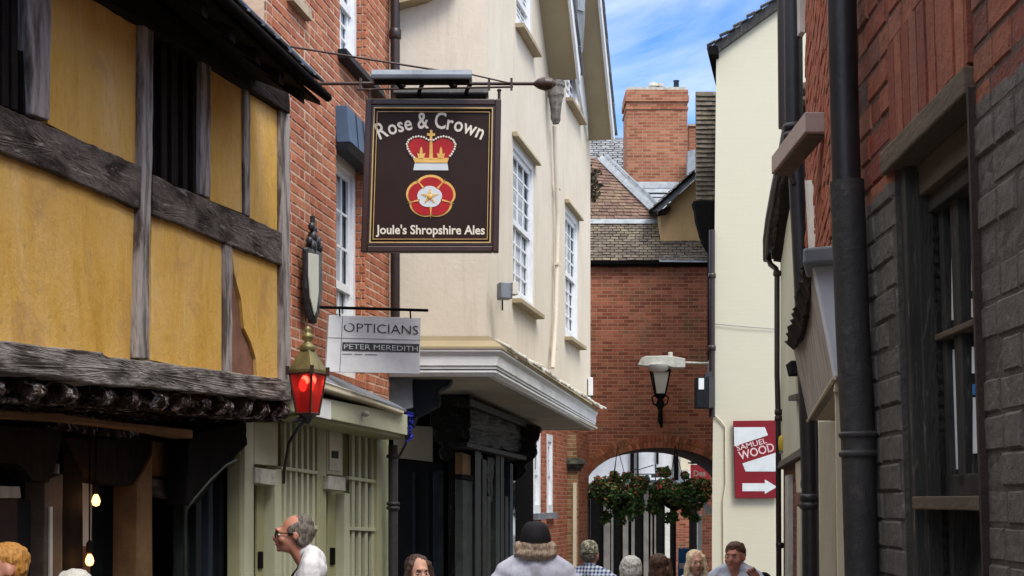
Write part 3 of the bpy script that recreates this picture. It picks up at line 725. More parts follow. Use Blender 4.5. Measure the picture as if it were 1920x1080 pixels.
# irregular tiles on the ledge along the side
m = MB(); rr = random.Random(11); L = (cC-cB).length; t = .1
while t < L:
    w = .14; q = cB+CS.d*t; z = ZJ+(ZJ2-ZJ)*t/L+.28+rr.uniform(-.006, .02)
    p0 = q+CS.n2*(.21+rr.uniform(-.02, .02)); p1 = p0+CS.d*(w-.01); r0 = q+CS.n2*.07; r1 = r0+CS.d*(w-.01)
    m.prism([c3(p0, z), c3(p1, z+rr.uniform(-.01, .01)), c3(r1, z+.08), c3(r0, z+.08)], Vector((0, 0, .022))); t += w
m.obj('ledge_tiles', M['whiteold'], ch, bevel=.004)
# windows
for (t0_, t1_, zb_, zt_, lb, a_, b_) in WR:
    Q = [CS.w(t0_, zb_), CS.w(t1_, zb_), CS.w(t1_, zt_), CS.w(t0_, zt_)]
    fr = sash(CS, Q, ch, label=lb, bars=(3, 4), fw=.08, glass='glass_painted_bright', depth=-.03)
    s = MB(); s.prism([CS.w(t0_-.06, zb_-.07, .1), CS.w(t1_+.08, zb_-.07, .1), CS.w(t1_+.08, zb_-.02, .1), CS.w(t0_-.06, zb_-.02, .1)], -CS.n*.14); s.obj('window_sill', M['sill'] if a_ < 0 else M['soffit'], ch, bevel=.006)
    if a_ > 0:
        s = MB(); s.prism([CS.w(t0_-.05, zt_+.0, .07), CS.w(t1_+.05, zt_+.0, .07), CS.w(t1_+.05, zt_+.055, .05), CS.w(t0_-.05, zt_+.055, .05)], -CS.n*.06); s.obj('window_hood', M['soffit'], ch, bevel=.006)
# projecting gables on the roof edge: underside boards, bargeboards and tiles
def verge(near_px, near_y, far_px, far_y, off, up=2.2, name='gable_verge', slope=1.1, lab=None):
    """sloping verge over the street: low far end at far_px/far_y on wall, rises toward the camera"""
    lo = CS.p(far_px, far_y, 0); dd = -CS.d3
    hi = lo+dd*up+Vector((0, 0, up*slope))
    v = CS.n*off
    root = MB(); root.prism([lo, lo+v, hi+v, hi], Vector((0, 0, .04))+CS.d3*.04)
    o = root.obj(name, M['soffit'], ch)
    if lab: o['label'] = lab
    mm = MB(); w = CS.n*.035; dn = Vector((0, 0, -.06))+CS.d3*-.0
    mm.prism([lo+v+dn, lo+v+dn+Vector((0, 0, .22))+CS.d3*.05, hi+v+dn+Vector((0, 0, .22))+CS.d3*.05, hi+v+dn], w); mm.obj('bargeboard', M['white'], o)
    mm = MB(); k = Vector((0, 0, .05))+CS.d3*.06
    tiles(mm, lo+k+CS.d3*.05, lo+v+w*2+k+CS.d3*.05, hi+v+w*2+k, hi+k, 14, .18, .025, 5); mm.obj('verge_tiles', M['slate'], o)
    return o
verge(0, 0, 1030, 152, .34, 3.4, slope=1.05, lab='nearer beige gable underside at the top of the cream wall')
verge(0, 0, 1103, 264, .34, 4.6, slope=1.05, lab='farther beige gable underside reaching the skyline')
# dormer strip between them : white wall and slates
m = MB(); m.prism([CS.p(1084, 150, .03), CS.p(1103, 262, .03), CS.p(1098, -90, .03), CS.p(1080, -90, .03)], -CS.n*.04); m.obj('dormer_cheek', M['white'], ch)
m = MB(); a = CS.p(1066, -60, .3); 
m.prism([CS.p(1082, -60, .28), CS.p(1098, -60, .28), CS.p(1097, 30, .28), CS.p(1093, 95, .28), CS.p(1087, 110, .28), CS.p(1083, 60, .28)], -CS.n*.24); m.obj('slate_valley', M['slate'], ch)
m = MB(); m.prism([CS.p(1083, 0, .3), CS.p(1097, 0, .3), CS.p(1096, 22, .3), CS.p(1084, 18, .3)], -CS.n*.02); m.obj('lead_patch', M['leadpale'], ch)
# top-left verge underside over the front
m = MB(); m.prism([P(745, 6, 13.7), P(800, -8, 13.7), P(860, -40, 13.7), P(735, -40, 13.7)], Vector((0, .2, 0))); m.obj('eaves_board', M['soffit'], ch)
# lead hopper and slim downpipe on side wall
hp = thing('rainwater_hopper', 'corroded grey lead hopper box high on the cream side wall with a slim cream downpipe', 'hopper', CS.p(1048, 190, .1))
c = CS.p(1042, 232, .12); s = .001
m = MB(); m.lathe(c, [(.04, 0), (.058, .05), (.066, .2), (.085, .3), (.1, .34), (.095, .42), (.11, .45), (.11, .5)], 8, sm=False); m.obj('box', mk('corroded_lead', (.16, .14, .125), (.07, .06, .055), .7, nscale=9, bump=.8, bs=20, grime=(.3, .29, .27)), hp, disp=.02, sub=2, dscale=.05)
cp = CS.p(1040, 236, .06)
m = MB(); m.tube([cp, CS.p(1043, 330, .06), CS.p(1046, 400, .06), CS.p(1046, 420, .06), CS.p(1042, 600, .06), CS.p(1036, 690, .07)], .028, 10); m.obj('downpipe', M['cream'], hp)
m = MB()
for (x, y) in ((1046, 352), (1045, 496), (1040, 652)):
    q = CS.p(x, y, .06); m.box(q, (.16, .05, .03), rz=math.atan2(CS.d.y, CS.d.x))
m.obj('pipe_clip', M['cream'], hp)
# small things on the side wall
fl = thing('floodlight', 'small grey floodlight on the cream wall left of the sash window', 'floodlight', CS.p(945, 545, .1))
c = CS.p(946, 546, .16); m = MB(); m.box(c, (.12, .14, .16), rz=.3); m.obj('casing', M['lead'], fl, bevel=.01); m = MB(); m.box(c+Vector((.09, -.02, .02)), (.06, .12, .12), rz=.3); m.obj('lens', M['whiteold'], fl, bevel=.005)
m = MB(); m.tube([CS.p(940, 545, 0), c], .012, 6); m.tube([CS.p(942, 552, .02), CS.p(942, 582, .02)], .008, 6); m.obj('bracket', M['black'], fl)
wb = thing('junction_box', 'small white box on the far edge of the cream house above the cornice', 'box', CS.p(1105, 720, .05))
m = MB(); m.box(P(1107, 725, 20.5), (.07, .08, .26)); m.obj('casing', M['white'], wb, bevel=.008); m = MB(); m.box(P(1107, 741, 20.5), (.06, .07, .04)); m.obj('cap', M['teal'], wb)

# ================================================================== dark jettied shopfront under the cream house
BS = Pl(881, 16.0, 1015, 21.5)
sh = thing('black_shopfront', 'black carved timber shopfront under the cream jetty with scrolled brackets', 'shopfront', (-.2, 17.5, 0))
def b(pts, off, th, mat, name, lab=None, bev=.006, pl=None, par=None, **kw):
    mm = MB(); pris(mm, pl or BS, pts, off, th); o = mm.obj(name, M[mat] if isinstance(mat, str) else mat, par or sh, bevel=bev, **kw)
    if lab: o['label'] = lab
    return o
FW = Pl(729, 16.0, 881, 16.0)
m = MB(); zt = 3.1
q0 = Vector((-1.4, 16.05)); q1 = Vector(BS.w(-.0, 0, -.25)[:2]); q2 = Vector(BS.w(BS.tz(1030, 940)[0], 0, -.25)[:2])
m.prism([c3(q0, 0), c3(q1, 0), c3(q1, zt), c3(q0, zt)], Vector((0, .08, 0))); m.prism([c3(q1, 0), c3(q2, 0), c3(q2, 2.94), c3(q1, zt)], -BS.n*.08)
m.obj('wall', M['black'], sh)
b([(738, 796), (812, 800), (812, 866), (738, 858)], .04, .06, 'soffit2', 'beige_panel', pl=FW)
b([(740, 862), (832, 868), (832, 1300), (740, 1300)], .02, .05, 'tealdk', 'door', pl=FW)
for (x0, x1, mt) in [(774, 779, 'teal'), (800, 806, 'tealdk'), (812, 822, 'teal')]:
    b([(x0, 885), (x1, 885), (x1, 1300), (x0, 1300)], .05, .05, mt, 'door_stile', pl=FW)
b([(822, 882), (832, 882), (832, 1300), (822, 1300)], .09, .1, 'tealgrey', 'pale_post', pl=FW)
b([(842, 845), (857, 838), (857, 1300), (842, 1300)], .12, .2, 'carved', 'carved_pilaster', pl=FW, disp=.05, sub=3, dscale=.09)
b([(858, 870), (872, 870), (872, 1300), (858, 1300)], .06, .1, 'tealgrey', 'pilaster', pl=FW)
# scrolled consoles
def console(pl, pts, off, th, lab=None):
    return b(pts, off, th, 'carved', 'scrolled_bracket', lab, pl=pl, bev=.015)
console(FW, [(881, 738), (884, 800), (873, 806), (868, 826), (874, 842), (860, 850), (840, 866), (826, 862), (822, 846), (830, 836), (816, 828), (812, 806), (806, 794), (808, 764), (815, 744)], .3, .45, 'near scrolled black bracket')
b([(881, 746), (1016, 802), (1016, 812), (881, 760)], .14, .2, 'carved', 'frieze_moulding')
b([(881, 760), (1008, 812), (1006, 856), (880, 830)], .06, .15, 'carved', 'carved_frieze', disp=.12, sub=4, dscale=.1)
b([(876, 829), (1000, 858), (1000, 866), (876, 838)], .14, .2, 'carved', 'frieze_moulding')
PN = Pl(965, 19.4, 1015, 19.4)
console(PN, [(966, 790), (1014, 800), (1012, 820), (1003, 832), (1008, 846), (1000, 862), (985, 872), (988, 884), (978, 896), (966, 902)], .2, .3, 'far scrolled black bracket')
for (x0, x1, yt, mt, of) in [(867, 889, 848, 'tan', 0), (869, 886, 896, 'tealgrey', .02), (891, 902, 840, 'tealdk', .05), (905, 913, 860, 'carved', .06), (914, 920, 930, 'tealgrey', .04), (930, 938, 850, 'tealgrey', .05), (939, 945, 850, 'tealdk', .06), (957, 962, 868, 'teal', .05), (868, 873, 900, 'tealgrey', .08), (948, 953, 930, 'tealgrey', .04)]:
    b([(x0, yt), (x1, yt+(x1-x0)*.35), (x1, 1200), (x0, 1200)], of, .08, mt, 'mullion')
b([(866, 889), (889, 892), (889, 902), (866, 898)], .05, .08, 'black', 'transom')
b([(889, 846), (966, 866), (966, 1200), (889, 1200)], -.05, .012, 'glass', 'shop_window', bev=0)
for k, (x, y) in enumerate([(920, 856), (938, 860), (898, 850)]):   # carved vines hanging in the lights
    b([(x-7, y), (x+7, y+3), (x+5, y+70), (x-1, y+95), (x-6, y+60)], .03, .06, 'carved', 'carved_spandrel', disp=.06, sub=3, dscale=.07)
# blue-grey hanging board (side bracket) under the jetty
m = MB(); m.prism([P(x, y, 14.2) for x, y in [(736, 702), (852, 706), (842, 722), (826, 730), (820, 744), (821, 760), (800, 772), (780, 782), (774, 800), (736, 800)]], Vector((0, .3, 0)))
o = m.obj('shaped_end_board', M['teal'], sh, bevel=.01); o['label'] = 'dark blue-grey shaped board under the white cornice'
m = MB(); m.tube([P(x, y, 14.19) for x, y in [(819, 738), (823, 745), (824, 755), (821, 764)]], .02, 8); m.obj('scroll_edge', M['tealgrey'], o)
m = MB(); m.prism([P(x, y, 14.0) for x, y in [(728, 704), (772, 704), (774, 764), (756, 768), (728, 752)]], Vector((0, .1, 0))); m.obj('mottled_panel', M['lead'], sh)
# ================================================================== brick wall between dark shop and arch, left side
FB = Pl(966, 21.7, 1104, 30.0)
fb = thing('brick_side_building', 'low red brick wall with a white sash window leading to the archway', 'building', FB.w(0, 0))
M['brickF'] = brickmat('brick_side', FB, [(.2, .05, .025), (.33, .09, .045), (.42, .14, .075)], (.3, .17, .12))
t0 = FB.tz(950, 940)[0]; t1 = FB.tz(1104, 940)[0]
ops = [(FB.tz(1000, 940)[0], FB.tz(1013, 940)[0]), (FB.tz(1025, 940)[0], FB.tz(1036, 940)[0])]
zwb = FB.tz(1018, 962)[1]
m = MB(); e_ = [t0, ops[0][0], ops[0][1], ops[1][0], ops[1][1], t1]
for i in range(5):
    for (p, q) in (((-.6, 3.3),) if i % 2 == 0 else ((-.6, zwb), (3.05, 3.3))):
        m.prism([FB.w(e_[i], p), FB.w(e_[i+1], p), FB.w(e_[i+1], q), FB.w(e_[i], q)], -FB.n*.3)
m.obj('wall', M['brickF'], fb)
m = MB(); m.prism([FB.w(t0, -.6, -.5), FB.w(t1, -.6, -.5), FB.w(t1, 6, -.5), FB.w(t0, 6, -.5)], -FB.n*2); m.obj('inner_mass', M['black'], fb)
for (a, bb) in ops:
    Q = [FB.w(a, zwb, -.05), FB.w(bb, zwb, -.05), FB.w(bb, 3.05, -.05), FB.w(a, 3.05, -.05)]
    sash(FB, Q, fb, bars=(1, 2), fw=.12, glass='glass_painted_bright', depth=.04)
    m = MB(); m.prism([FB.w(a-.05, zwb-.1, .09), FB.w(bb+.05, zwb-.1, .09), FB.w(bb+.05, zwb, .09), FB.w(a-.05, zwb, .09)], -FB.n*.12); m.obj('window_sill', M['lead'], fb)
# pilaster beside the arch
M['brickP'] = mk('mossy_pier_base', (.3, .19, .1), (.2, .11, .06), .9, nscale=6, bump=.5)
PP = Pl(1044, 27.0, 1092, 27.0)
M['brickP'] = brickmat('brick_pier', PP, [(.14, .07, .035), (.24, .125, .06), (.33, .2, .1)], (.3, .22, .14), moss=(.13, .12, .05))
pi = thing('brick_pilaster', 'mossy brown brick pilaster with stepped stone cap beside the archway', 'pilaster', P(1066, 940, 27.2))
m = MB(); m.prism([P(1047, 1000, 27)+Vector((0, 0, -2.5)), P(1084, 1000, 27)+Vector((0, 0, -2.5)), P(1084, 882, 27), P(1047, 882, 27)], Vector((0, .6, 0))); m.obj('shaft', M['brickP'], pi)
m = MB()
for (x0, x1, ya, yb, d) in ((1045, 1090, 882, 876, .04), (1043, 1094, 876, 870, .08), (1041, 1098, 870, 863, .14), (1044, 1092, 863, 858, .08)):
    m.prism([P(x0, ya, 27-d), P(x1, ya, 27-d), P(x1, yb, 27-d), P(x0, yb, 27-d)], Vector((0, .6+d, 0)))
m.obj('cap', mk('dark_mossy_stone', (.07, .075, .055), (.035, .035, .03), .9, nscale=12, bump=.7, grime=(.16, .18, .12)), pi)
m = MB(); m.prism([P(1049, 858, 27), P(1082, 858, 27), P(1080, 812, 27), P(1049, 812, 27)], Vector((0, .5, 0))); m.obj('upper_block', M['brickP'], pi)
m = MB(); m.prism([P(1074, 1000, 26.96)+Vector((0, 0, -2)), P(1081, 1000, 26.96)+Vector((0, 0, -2)), P(1081, 905, 26.96), P(1074, 905, 26.96)], Vector((0, .06, 0))); m.obj('timber_strip', M['creamwood'], pi)

# ================================================================== arch building
AW = Pl(1080, 30.0, 1350, 30.0)
ab = thing('brick_arch_building', 'red brick building spanning the lane over a wide round archway', 'building', P(1220, 940, 30))
M['brickA'] = brickmat('brick_arch_wall', AW, [(.14, .04, .023), (.25, .076, .042), (.35, .125, .068)], (.29, .165, .115), moss=(.1, .09, .04), dirt=.6, ms=.009)
yTop = 497
ca, cw, ch_, cs = 1236.0, 141.0, 82.0, 922.0
def arcpt(a, ex=0, Y=30.0):
    return P(ca-(cw+ex)*math.cos(a), cs-(ch_+ex)*math.sin(a), Y)
N = 40; m = MB(); EX = 24
xl, xr = 1078, 1400
# wall surrounding the arch ring
ring = [arcpt(math.pi*i/N, EX) for i in range(N+1)]
topz = P(0, yTop, 30).z
vs = []; fs = []
for i in range(N+1):
    p = ring[i]; vs += [p, Vector((p.x, p.y, topz))]
for i in range(N): fs.append([2*i, 2*i+2, 2*i+3, 2*i+1])
m.add(vs, fs)
L0 = P(xl, 940, 30).x; R0 = P(xr, 940, 30).x; zb = -.6
for (xa, xb) in ((L0, ring[0].x), (ring[-1].x, R0)):
    m.poly([Vector((xa, 30, zb)), Vector((xb, 30, zb)), Vector((xb, 30, topz)), Vector((xa, 30, topz))])
m.obj('wall', M['brickA'], ab)
# voussoir ring + intrados
m = MB(); rr = random.Random(2); nv = 62
for rg, (e0, e1) in enumerate(((.6, 11.5), (12.3, 23.6))):
    for i in range(nv+rg*4):
        a0 = math.pi*(i+.06)/(nv+rg*4); a1 = math.pi*(i+.94)/(nv+rg*4); o = Vector((0, -.015-rr.uniform(0, .012), 0))
        m.prism([arcpt(a0, e0)+o, arcpt(a1, e0)+o, arcpt(a1, e1)+o, arcpt(a0, e1)+o], Vector((0, .1, 0)))
M['brickV'] = geobrick('arch_ring_brick', [(0, (.2, .055, .028)), (.5, (.36, .11, .05)), (1, (.46, .17, .09))], grime=(.1, .085, .035))
m.obj('arch_ring', M['brickV'], ab)
m = MB()
for i in range(N): a0, a1 = math.pi*i/N, math.pi*(i+1)/N; m.poly([arcpt(a0, 0, 30.004), arcpt(a1, 0, 30.004), arcpt(a1, EX+.5, 30.004), arcpt(a0, EX+.5, 30.004)])
m.obj('arch_mortar', mk('arch_mortar', (.22, .14, .1), (.15, .09, .06), .95), ab)
m = MB(); vs = []; fs = []
for i in range(N+1): vs += [arcpt(math.pi*i/N, 0, 30), arcpt(math.pi*i/N, 0, 30)+Vector((0, 2.6, 0))]
for i in range(N): fs.append([2*i, 2*i+1, 2*i+3, 2*i+2])
m.add(vs, fs); jl = arcpt(0); jr = arcpt(math.pi)
for j in (jl, jr): m.poly([Vector((j.x, 30, zb)), Vector((j.x, 32.6, zb)), Vector((j.x, 32.6, j.z)), Vector((j.x, 30, j.z))])
# jamb front strips
m.prism([Vector((jl.x, 30, zb)), Vector((ring[0].x, 30, zb)), Vector((ring[0].x, 30, jl.z)), Vector((jl.x, 30, jl.z))], Vector((0, .2, 0)))
m.prism([Vector((jr.x, 30, zb)), Vector((ring[-1].x, 30, zb)), Vector((ring[-1].x, 30, jl.z)), Vector((jr.x, 30, jl.z))], Vector((0, .2, 0)))
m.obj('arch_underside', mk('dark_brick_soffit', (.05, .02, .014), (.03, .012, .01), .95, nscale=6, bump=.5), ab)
m = MB(); m.prism([P(1094, 917, 29.95), P(1106, 917, 29.95), P(1106, 921, 29.95), P(1094, 921, 29.95)], Vector((0, .3, 0))); m.obj('impost', M['sill'], ab)
m = MB(); c = P(1103, 940, 29.95); m.tube([Vector((c.x, c.y, zb)), Vector((c.x, c.y, 2.05))], .05, 8); m.obj('downpipe', M['pipebrown'], ab)
# body depth above arch
m = MB(); m.prism([Vector((L0, 30.02, 3.7)), Vector((R0, 30.02, 3.7)), Vector((R0, 30.02, topz-.02)), Vector((L0, 30.02, topz-.02))], Vector((0, 2.58, 0))); m.obj('inner_mass', M['black'], ab)
m = MB(); m.prism([P(1100, 498, 29.85), P(1334, 498, 29.85), P(1334, 487, 29.85), P(1100, 487, 29.85)], Vector((0, .18, 0))); m.obj('gutter', M['black'], ab)
# eaves roof
def roofq(px0, px1, y0, y1, Y0, Y1, px0t=None, px1t=None):
    return P(px0, y0, Y0), P(px1, y0, Y0), P(px1t or px1, y1, Y1), P(px0t or px0, y1, Y1)
def roofpart(name, mat, q, rows, par, tw=.17, th=.05, under='black', lap=.02, seed=3):
    mm = MB(); tiles(mm, *q, rows, tw, lap, seed); o = mm.obj(name, M[mat], par)
    mm = MB(); mm.prism(q, Vector((0, .02, -.06))); mm.obj('roof_boarding', M[under], o)
    return o
roofpart('roof', 'tilebrown', roofq(1098, 1330, 489, 416, 29.8, 31.25), 15, ab, .17)
m = MB(); m.prism([P(1105, 419, 31.1), P(1240, 419, 31.1), P(1240, 411, 31.25), P(1105, 411, 31.25)], Vector((0, .12, .03))); m.obj('ridge_lead', M['leadpale'], ab)
m = MB(); m.prism([P(1236, 491, 29.72), P(1329, 492, 29.72), P(1329, 474, 30.1), P(1236, 474, 30.1)], Vector((0, .06, .04))); m.obj('lead_apron', M['lead'], ab, bevel=.01)
# hipped roof behind
hr = thing('hipped_tile_roof', 'red-brown tiled roof with a pale lead hip sloping down to the right', 'roof', P(1170, 400, 33))
hq = (P(1080, 411, 31.8), P(1240, 411, 31.8), P(1134, 300, 34.2), P(1080, 290, 34.2))
roofpart('tiled_slope', 'tilered', hq, 20, hr, .17)
m = MB(); m.prism([P(1120, 299, 34.1), P(1130, 294, 34.1), P(1236, 396, 31.75), P(1228, 404, 31.75)], Vector((0, .05, .06))); m.obj('lead_hip', M['leadpale'], hr, bevel=.01)
m = MB(); m.prism([P(1134, 292, 34.3), P(1139, 292, 34.3), P(1240, 388, 31.95), P(1236, 394, 31.95)], Vector((0, .05, .05))); m.obj('lead_gutter', M['lead'], hr)
m = MB(); m.prism([P(1080, 411, 31.9), P(1238, 411, 31.9), P(1238, 520, 31.9), P(1080, 520, 31.9)], Vector((0, 2.4, 0))); m.obj('wall_below', M['ochre'], hr)
# old finial / plant stuck at the cream house edge
fo = thing('wall_shrub', 'dark little shrub growing out at the cream house edge by the roofs', 'plant', P(1115, 345, 22))
m = MB(); rr = random.Random(9)
for i in range(160):
    c = P(1100+rr.gauss(12, 6), 345+rr.gauss(0, 18), 21.5+rr.uniform(-.1, .1)); a = rr.uniform(0, 6.3); s = rr.uniform(.02, .05)
    u = Vector((math.cos(a), rr.uniform(-1, 1), math.sin(a)))*s; w = Vector((-math.sin(a), rr.uniform(-1, 1), math.cos(a)))*s*.6
    m.poly([c-u, c+w, c+u, c-w])
m.obj('foliage', mk('dark_dry_leaves', (.03, .022, .015), (.1, .08, .05), .9, nscale=9, island=.5), fo)
m = MB(); m.tube([P(1096, 350, 21.5), P(1106, 345, 21.5), P(1118, 360, 21.5)], [.02, .012, .005], 6); m.obj('stem', M['wooddark'], fo)
# slate roofs and chimney behind
sr = thing('slate_roof', 'grey slate roof behind the brick chimney', 'roof', P(1180, 330, 38))
roofpart('slate_slope', 'slate', (P(1060, 352, 36.6), P(1345, 352, 36.6), P(1345, 262, 40), P(1060, 262, 40)), 22, sr, .25)
m = MB(); m.prism([P(1060, 265, 40), P(1345, 265, 40), P(1345, 258, 40), P(1060, 258, 40)], Vector((0, .2, 0))); m.obj('ridge', M['lead'], sr)
m = MB(); m.prism([P(1060, 352, 36.7), P(1345, 352, 36.7), P(1345, 520, 36.7), P(1060, 520, 36.7)], Vector((0, 4, 0))); m.obj('wall_below', M['ochre'], sr)
cy = thing('brick_chimney', 'large square red brick chimney stack with corbelled top', 'chimney', P(1231, 340, 36))
CP = Pl(1172, 36, 1290, 36)
M['brickC'] = brickmat('brick_chimney', CP, [(.2, .065, .035), (.31, .11, .06), (.4, .175, .1)], (.32, .22, .15), dirt=.7, ms=.01)
def cbox(x0, x1, y0, y1, d, dep=1.1): return [P(x0, y1, 36-d), P(x1, y1, 36-d), P(x1, y0, 36-d), P(x0, y0, 36-d)], Vector((0, dep+2*d, 0))
m = MB(); m.prism(*cbox(1175, 1289, 200, 350, 0)); m.obj('stack', M['brickC'], cy)
m = MB()
for (x0, x1, y0, y1, d) in ((1173, 1291, 200, 205, .03), (1175, 1289, 190, 200, .0), (1172, 1292, 178, 190, .05), (1173.5, 1290.5, 168, 178, .03)): m.prism(*cbox(x0, x1, y0, y1, d))
m.obj('corbelled_top', M['brickC'], cy, bevel=.01)
m = MB(); m.prism(*cbox(1176, 1288, 163, 168, .0)); m.lathe(P(1226, 163, 36.5), [(.14, 0), (.12, .08), (.1, .09)], 12); m.lathe(P(1237, 163, 36.5), [(.1, 0), (.1, .07)], 12); m.obj('flaunching', M['conc'], cy)
m = MB(); m.lathe(P(1268, 164, 36.5), [(.07, 0), (.065, .14), (.08, .15), (.08, .17)], 12); m.obj('pot', M['teal'], cy)
m = MB(); m.prism([P(1194, 353, 35.9), P(1292, 353, 35.9), P(1292, 341, 35.98), P(1194, 341, 35.98)], Vector((0, .3, 0))); m.obj('lead_flashing', M['leadpale'], cy)
lg = thing('lead_gutter_steps', 'stepped pale grey lead ledges below the brick chimney', 'ledge', P(1230, 370, 33))
m = MB()
for i, (x0, x1, y0, y1) in enumerate([(1200, 1275, 354, 361), (1206, 1262, 364, 369), (1214, 1258, 371, 381), (1220, 1250, 383, 392)]):
    m.prism([P(x0, y1, 34.5-i*.25), P(x1, y1, 34.5-i*.25), P(x1, y0, 34.6-i*.25), P(x0, y0, 34.6-i*.25)], Vector((0, .5, 0)))
m.obj('ledges', M['leadpale'], lg, bevel=.01)
m = MB(); m.prism([P(1192, 352, 34.7), P(1300, 352, 34.7), P(1300, 420, 34.7), P(1192, 420, 34.7)], Vector((0, .6, 0))); m.obj('wall_behind', M['lead'], lg)
c2 = thing('small_brick_stack', 'small brick stack showing between the big chimney and tile hung wall', 'chimney', P(1300, 300, 37))
m = MB(); m.prism([P(1292, 282, 37), P(1320, 282, 37), P(1320, 236, 37), P(1292, 236, 37)], Vector((0, .6, 0))); m.obj('stack', M['brickC'], c2)
m = MB(); m.prism([P(1291, 236, 36.96), P(1320, 236, 36.96), P(1320, 232, 36.96), P(1291, 232, 36.96)], Vector((0, .7, 0))); m.obj('cap', M['sill'], c2)
m = MB(); m.prism([P(1288, 340, 35.5), P(1306, 322, 35.5), P(1306, 280, 35.5), P(1290, 283, 35.5)], Vector((0, .3, 0))); tag(m.obj('lead_dormer_cheek', M['leadpale'], None), 'pale blue-grey lead cheek between chimney and tile hung wall', 'flashing')
# ochre dormer
dm = thing('ochre_gabled_dormer', 'ochre rendered half gable with white bargeboard above the arch roof', 'dormer', P(1280, 430, 30.6))
m = MB(); m.prism([P(x, y, 30.5) for x, y in [(1239, 478), (1239, 396), (1302, 338), (1345, 300), (1345, 478)]], Vector((0, 1.6, 0))); m.obj('wall', M['ochre'], dm)
m = MB(); m.prism([P(x, y, 30.2) for x, y in [(1223, 395), (1236, 396), (1304, 334), (1304, 322), (1228, 387)]], Vector((0, .08, 0))); m.obj('bargeboard', M['leadpale'], dm, bevel=.01)
q = (P(1217, 396, 30.1), P(1217, 396, 32.2), P(1303, 318, 32.2), P(1303, 318, 30.1))
roofpart('roof', 'tilebrown', q, 9, dm, .17, lap=.03)
m = MB(); m.prism([P(x, y, 30.3) for x, y in [(1236, 400), (1250, 400), (1258, 392), (1258, 386), (1236, 394)]], Vector((0, .3, 0))); m.obj('corbel', M['wooddark'], dm)
# tile hung wall and black curved timber bracket
th = thing('tile_hung_wall', 'grey-brown tile hung wall rising beside the pale gable', 'wall', P(1322, 280, 28))
q = (P(1303, 384, 28), P(1350, 384, 28), P(1350, 172, 28.6), P(1304, 172, 28.6))
mm = MB(); 
def vtiles(mb, x0, x1, y0, y1, Y, rows, tw, seed=1):
    rr = random.Random(seed)
    for r in range(rows):
        yb = y1+(y0-y1)*r/rows; yt = y1+(y0-y1)*min((r+1.1)/rows, 1); k = max(1, round((x1-x0)/tw)); sh = (r % 2)*.5
        for i in range(-1, k+1):
            a = max(x0+(x1-x0)*(i+sh)/k, x0); b_ = min(x0+(x1-x0)*(i+1+sh)/k, x1)
            if b_-a < 1: continue
            d = .05+rr.uniform(0, .02)
            p = [P(a+.2, yb+rr.uniform(-.5, .5), Y), P(b_-.2, yb+rr.uniform(-.5, .5), Y), P(b_-.2, yt, Y), P(a+.2, yt, Y)]
            q_ = [p[0]+Vector((0, -d, 0)), p[1]+Vector((0, -d, 0)), p[2]+Vector((0, -.01, 0)), p[3]+Vector((0, -.01, 0))]
            mb.prism(q_, Vector((0, .02, 0)))
vtiles(mm, 1304, 1346, 172, 384, 28, 24, 17); mm.obj('hung_tiles', M['tilebrown'], th)
m = MB(); m.prism([P(1304, 384, 28.03), P(1350, 384, 28.03), P(1350, 172, 28.03), P(1304, 172, 28.03)], Vector((.35, 2, 0))); m.obj('wall', M['black'], th)
m = MB(); m.prism([P(x, y, 27.9) for x, y in [(1300, 380), (1304, 392), (1306, 410), (1310, 425), (1314, 440), (1322, 458), (1330, 470), (1330, 700), (1346, 700), (1346, 376), (1300, 376)]], Vector((0, .3, 0))); m.obj('timber_bracket', M['black'], th, bevel=.02)

# ================================================================== tall pale cream gable house (right of arch)
gh = thing('pale_cream_gable_house', 'tall narrow pale cream painted gable wall with dark sloping verge', 'building', P(1400, 940, 24))
Y0 = 24.0
m = MB(); m.prism([P(x, y, Y0) for x, y in [(1335, 1000), (1600, 1000), (1600, -80), (1466, 12), (1343, 100)]]+[], Vector((1.7, 8, 0)))
lo = [P(1335, 1000, Y0)+Vector((0, 0, -2.6)), P(1600, 1000, Y0)+Vector((0, 0, -2.6)), P(1600, 1000, Y0), P(1335, 1000, Y0)]
m.prism(lo, Vector((1.7, 8, 0)))
M['creamG'] = brickmat('pale_cream_painted_wall', Pl(1335, 24, 1600, 24), [(.545, .52, .408), (.55, .525, .41), (.556, .53, .414)], (.53, .505, .395), dirt=.0, ms=.004, bump=.1)
m.obj('wall', M['creamG'], gh)
m = MB(); e = Vector((0, -.12, 0))
m.prism([P(1342, 101, Y0-.1), P(1600, -85, Y0-.1), P(1600, -108, Y0-.1), P(1342, 82, Y0-.1)], Vector((0, .3, 0))); m.obj('verge_board', M['darkframe'], gh, bevel=.01)
m = MB(); a = P(1326, 84, Y0-.25); bq = P(1600, -115, Y0-.25)
tiles(m, a, a+Vector((1.9, 9, 0)), bq+Vector((1.9, 9, 0)), bq, 22, .2, .03); m.obj('roof', M['slate'], gh)
m = MB(); a = P(1328, 86, Y0-.25); m.prism([a, a+Vector((.16, 0, 0)), a+Vector((2.06, 9, 0)), a+Vector((1.9, 9, 0))], Vector((0, 0, -.14))); m.obj('eaves_soffit', M['black'], gh)
m = MB(); q = P(1331, 90, Y0-.2); m.tube([q, q+Vector((1.7, 8, 0))], .055, 10); m.obj('gutter', M['pipebrown'], gh)
dn = thing('drainpipe', 'dark brown downpipe running down the left edge of the pale gable wall', 'drainpipe', P(1334, 940, 24))
m = MB(); q = P(1335, 940, 23.93); m.tube([Vector((q.x, q.y, 3.3)), Vector((q.x, q.y, 6.4)), Vector((q.x, q.y, 6.41))], .05, 12); m.obj('pipe', M['pipebrown'], dn)
